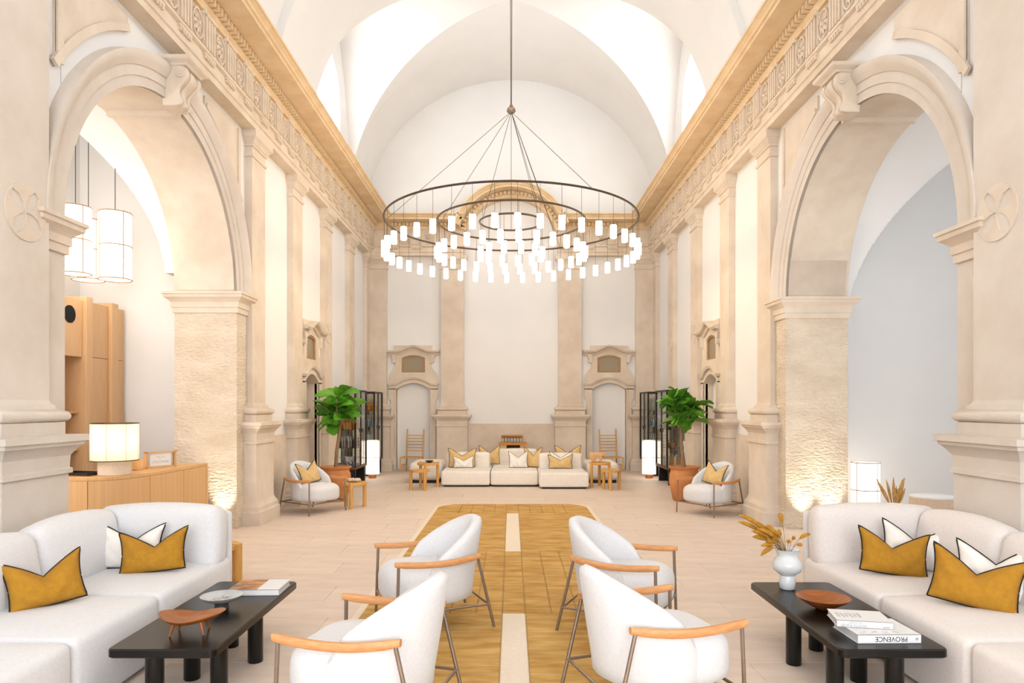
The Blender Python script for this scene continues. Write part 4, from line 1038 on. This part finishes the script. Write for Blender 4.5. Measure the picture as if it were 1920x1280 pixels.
# ------------------------------------------------------------------ potted fiddle-leaf figs
def leaf_mesh():
    g = MB(); L_ = .24; n = 6; pr = [.012, .055, .075, .068, .088, .078, .03]
    rows_ = []
    for i in range(n+1):
        t = i/n; w_ = pr[i]; y = L_*t; z = -.10*t*t
        rows_.append([(-w_, y, z+.035*(w_/.08)), (-w_*.5, y, z+.008), (0, y, z), (w_*.5, y, z+.008), (w_, y, z+.035*(w_/.08))])
    g.loft(rows_, False, False); me = g.mesh('leaf'); me.materials.append(M['leaf']); me.polygons.foreach_set('use_smooth', [True]*len(me.polygons)); return me
LEAF = leaf_mesh()
def fig(x, y, seed, label, lean):
    rg = random.Random(seed)
    e = empty('potted_fig_tree', (x, y, 0), 0, label, 'potted tree', 'potted fig trees')
    MB().lathe([(.17, 0), (.19, .02), (.25, .30), (.245, .45), (.225, .50), (.22, .52), (.255, .55), (.265, .575), (.24, .58), (.21, .52), (.001, .515)], n=32).build('pot', 'terracotta', e, 40)
    MB().lathe([(.205, .52), (.1, .535), (.001, .54)], n=20).build('soil', 'soil', e)
    fk = Vector((lean*.06, 0, 1.22))
    MB().tube([(0, 0, .52), (lean*.02-.01, .01, .8), (lean*.05, 0, 1.05), tuple(fk)], [.036, .03, .028, .026], 10).build('trunk', 'bark', e, 70)
    tips = []
    for k in range(7):
        a = 2*pi*k/7+rg.uniform(-.3, .3); r_ = rg.uniform(.10, .30); h = rg.uniform(.06, .62)
        t = fk+Vector((r_*cos(a), r_*sin(a), h)); m_ = fk.lerp(t, .5)+Vector((0, 0, -.03))
        MB().tube([tuple(fk), tuple(m_), tuple(t)], [.018, .013, .008], 8).build('branch', 'bark', e, 70); tips += [(t, a), (m_.lerp(t, .4), a)]
    tips.append((fk+Vector((0, 0, .55)), 0)); MB().tube([tuple(fk), tuple(fk+Vector((0, 0, .55)))], [.02, .008], 8).build('branch', 'bark', e, 70)
    for ti, (t, a) in enumerate(tips):
        for k in range(5 if ti % 2 == 0 else 3):
            az = a-pi/2+2*pi*k/5+rg.uniform(-.5, .5); el = rg.uniform(-.25, 1.15)
            o = bpy.data.objects.new('leaf', LEAF); COL.objects.link(o); o.parent = e
            q = rg.uniform(.95, 1.45); o.scale = (q, q, q)
            o.location = t+Vector((0, 0, rg.uniform(-.05, .05))); o.rotation_euler = (el, rg.uniform(-.6, .6), az)
fig(-2.96, 11.52, 4, 'fiddle-leaf fig tree in a terracotta pot by the left wall', 1)
fig(2.92, 11.52, 9, 'fiddle-leaf fig tree in a terracotta pot by the right wall', -1)

# ------------------------------------------------------------------ left chapel: oak wall unit, reception desk, lamps
e = empty('oak_wall_unit', (0, 0, 0), 0, 'tall light oak wall unit with open shelves and round speaker behind the desk', 'cabinet')
XF, XB = -5.5, -6.1
for y0, y1 in ((9.05, 9.69), (8.38, 8.95)):
    pass
def cab(nm, y0, y1, z0, z1, x=XF, m='oak_panel'): return MB().box(XB, x, y0, y1, z0, z1).build(nm, m, e, None, (.003, 1))
cab('lower_door', 9.48, 9.69, 0, 2.23); cab('upper_door', 9.48, 9.69, 2.235, 2.95)
cab('upright', 9.32, 9.475, 0, 3.0, XF+.05)
cab('lower_door', 8.895, 9.315, 0, 2.23); cab('upper_door', 8.895, 9.315, 2.235, 2.95)
cab('upright', 8.76, 8.89, 0, 3.0, XF+.05)
cab('upper_door', 7.8, 8.755, 2.22, 2.95); MB().box(XB, XB+.04, 7.8, 8.755, 0, 2.22).build('back_panel', 'oak_panel', e)
for z in (.55, 1.02, 1.50): cab('shelf', 7.8, 8.755, z, z+.03, XF-.05, 'oak')
cab('upright', 7.65, 7.795, 0, 3.0, XF+.05)
n = 24; g = MB(); g.loft([[(x, 8.50+.11*r*cos(2*pi*k/n), 2.74+.11*r*sin(2*pi*k/n)) for k in range(n)] for x, r in ((XF-.01, 1), (XF+.008, 1), (XF+.008, .9))]); g.build('speaker_grille', 'speaker_black', e)

desk = empty('reception_desk', (0, 0, 0), 0, 'curved light oak reception desk standing in the left arch', 'desk')
F = [(-4.75, 6.86), (-4.55, 6.80), (-4.35, 6.745), (-4.18, 6.735), (-4.03, 6.79), (-3.94, 6.90), (-3.88, 7.05), (-3.835, 7.25), (-3.805, 7.55), (-3.79, 7.9), (-3.785, 8.2), (-3.78, 8.45)]
Bk = [(-4.75, 7.5), (-4.7, 7.5), (-4.66, 7.5), (-4.62, 7.5), (-4.58, 7.5), (-4.54, 7.52), (-4.5, 7.55), (-4.48, 7.62), (-4.46, 7.75), (-4.45, 7.95), (-4.45, 8.2), (-4.45, 8.45)]
MB().prism(F+Bk[::-1], lambda x, y, t: (x, y, t), .855, .885).build('counter', 'oak', desk)
def panel(i, j, z0, z1, g_=.004):
    g = MB(); pts = F[i:j+1]
    out = [Vector((*p, 0)) for p in pts]
    out[0] = out[0].lerp(out[1], g_/max(1e-3, (out[1]-out[0]).length)); out[-1] = out[-1].lerp(out[-2], g_/max(1e-3, (out[-1]-out[-2]).length))
    rings = []
    for k, p in enumerate(out):
        t = (out[min(k+1, len(out)-1)]-out[max(k-1, 0)]).normalized(); nrm = Vector((t.y, -t.x, 0))
        a, b = p+nrm*.0, p-nrm*.03
        rings.append([(a.x, a.y, z0), (b.x, b.y, z0), (b.x, b.y, z1), (a.x, a.y, z1)])
    g.loft(rings); g.build('front_panel', 'oak_lines', desk, 50)
for i, j in ((0, 3), (3, 7), (7, 9), (9, 11)):
    panel(i, j, .36, .852); panel(i, j, .02, .352)
c0 = MB(); Fi = [(x-.035 if y > 7 else x, y+.035) for x, y in F]
c0.prism(Fi+Bk[::-1], lambda x, y, t: (x, y, t), 0, .854); c0.build('carcass', 'dark_wood', desk)
MB().box(-4.45, -3.775, 8.45, 8.50, 0, .885).build('end_panel', 'oak', desk)
dz = .886
e = empty('table_lamp', (-4.10, 7.06, dz), 0, 'drum table lamp with pale linen shade glowing on the reception desk', 'lamp')
MB().lathe([(.15, 0), (.155, .005), (.155, .17), (.1, .175)], n=32).build('base', 'cork', e, 40)
sh = MB().lathe([(.222, .15), (.222, .53)], n=40, cap=False).build('shade', 'linen_shade', e, 40)
for z in (.15, .53): MB().ring((0, 0, z), .223, .005, 40, 5).build('hoop', 'dark_bronze', sh)
for k in range(8):
    a = 2*pi*k/8+.2; MB().tube([(.224*cos(a), .224*sin(a), .15), (.224*cos(a), .224*sin(a), .53)], .002, 4).build('rib', 'frame_brown', sh)
MB().superq((0, 0, .27), (.04, .04, .05), 1, 1, 14, 8).build('bulb', 'downlight_glow', e)
l = bpy.data.lights.new('bulb', 'POINT'); l.energy = 2.4; l.color = (1, .82, .58); l.shadow_soft_size = .06
lo = bpy.data.objects.new('bulb_light', l); COL.objects.link(lo); lo.location = (-4.10, 7.06, dz+.36)
e = empty('desk_sign', (-4.05, 7.88, dz), R(62), "wooden framed desk sign reading L'OCCITANE on the reception desk", 'sign')
for a in (-.19, .17): MB().box(a, a+.02, -.02, .02, 0, .19).build('frame_post', 'oak', e)
MB().box(-.19, .19, -.02, .02, .17, .185).build('frame_rail', 'oak', e); MB().box(-.19, .19, -.02, .02, 0, .015).build('frame_rail', 'oak', e)
MB().box(-.17, .17, -.002, .002, .015, .17).build('pane', 'glass', e)
MB().box(-.13, .13, -.006, -.003, .02, .165).build('sign_card', 'paper_white', e)
text("L'OCCITANE", .036, e, (0, -.0065, .065), (pi/2, 0, 0), 'ink_blue')
g = MB(); g.tube([(-.05+.1*i/8, -.0065, .12+.012*sin(i*1.3)) for i in range(9)], .002, 4); g.build('sign_emblem', 'ink_blue', e)
e = empty('letter_tray', (-4.22, 7.62, dz), R(95), 'small oak letter tray beside the desk sign', 'tray')
MB().box(-.14, .14, -.1, .1, 0, .012).box(-.14, -.125, -.1, .1, 0, .1).box(.125, .14, -.1, .1, 0, .1).build('tray_box', 'oak', e)
e = empty('dark_tray', (-4.42, 7.02, dz), R(-10), 'flat dark tray on the reception desk left of the lamp', 'tray')
MB().box(-.17, .17, -.11, .11, 0, .01).build('tray_base', 'dark_wood', e)
for a in (-1, 1): MB().box(-.17, .17, a*.105-.008, a*.105+.008, .01, .032).build('rim', 'black_metal', e); MB().box(a*.162-.008, a*.162+.008, -.097, .097, .01, .032).build('rim', 'black_metal', e)

def pendant(x, y, r, z0, z1, zc, label):
    e = empty('pendant_lamp', (x, y, z0), 0, label, 'pendant lamp', 'white pendant lamps in the left chapel')
    h = z1-z0
    MB().lathe([(.001, .01), (r*.96, .01), (r, 0), (r, h), (.001, h)], n=32).build('shade', 'pendant_glow', e, 40)
    for z in (0, h/2, h): MB().ring((0, 0, z), r+.003, .007, 36, 5).build('hoop', 'frame_brown', e)
    for k in range(4):
        a = pi/2*k-.55; MB().tube([(r*1.01*cos(a), r*1.01*sin(a), 0), (r*1.01*cos(a), r*1.01*sin(a), h)], .006, 5).build('rib', 'frame_brown', e)
    MB().tube([(0, 0, h), (0, 0, zc-z0)], .005, 6).build('cord', 'dark_bronze', e)
pendant(-5.17, 8.10, .165, 3.16, 3.95, 5.2, 'white cylinder pendant, leftmost of the three in the left chapel')
pendant(-4.85, 8.36, .18, 3.14, 3.95, 5.0, 'white cylinder pendant, rightmost of the three in the left chapel')
pendant(-5.40, 8.72, .18, 3.20, 3.95, 5.1, 'white cylinder pendant, rearmost of the three in the left chapel')

# ------------------------------------------------------------------ right chapel: drum table and dried grass
e = empty('drum_table', (4.42, 7.15, 0), 0, 'round drum side table with a white top in the right arch', 'side table')
MB().lathe([(.215, 0), (.22, .01), (.22, .64)], n=36).build('drum', 'linen', e, 40); MB().lathe([(.222, .64), (.222, .655), (.215, .66)], n=36).build('top', 'paper_white', e, 40)
e = empty('floor_vase', (4.35, 7.75, 0), 0, 'pale floor vase of dried grass behind the right sofa', 'vase')
MB().lathe([(.08, 0), (.11, .15), (.10, .30), (.06, .38), (.07, .42), (.06, .42), (.05, .38), (.001, .1)], n=24).build('vase_body', 'ceramic_grey', e, 50)
rg = random.Random(2)
for k in range(14):
    st = empty('dried_reed', (4.35, 7.75, 0), 0, 'tan dried reed in the floor vase behind the right sofa', 'dried grass', 'dried reeds behind the right sofa')
    a = rg.uniform(-.45, .45); b_ = rg.uniform(-.3, .3); ln = rg.uniform(.30, .48)
    P = [(sin(a)*ln*t, sin(b_)*ln*t, .36+cos(a)*ln*t) for t in (0, .3, .6, .8, 1)]
    MB().tube(P[:3], .003, 5).build('stem', 'stem_tan', st); MB().tube(P[1:], [.004, .016, .014, .003], 7).build('plume', 'grass_tan', st, 70)
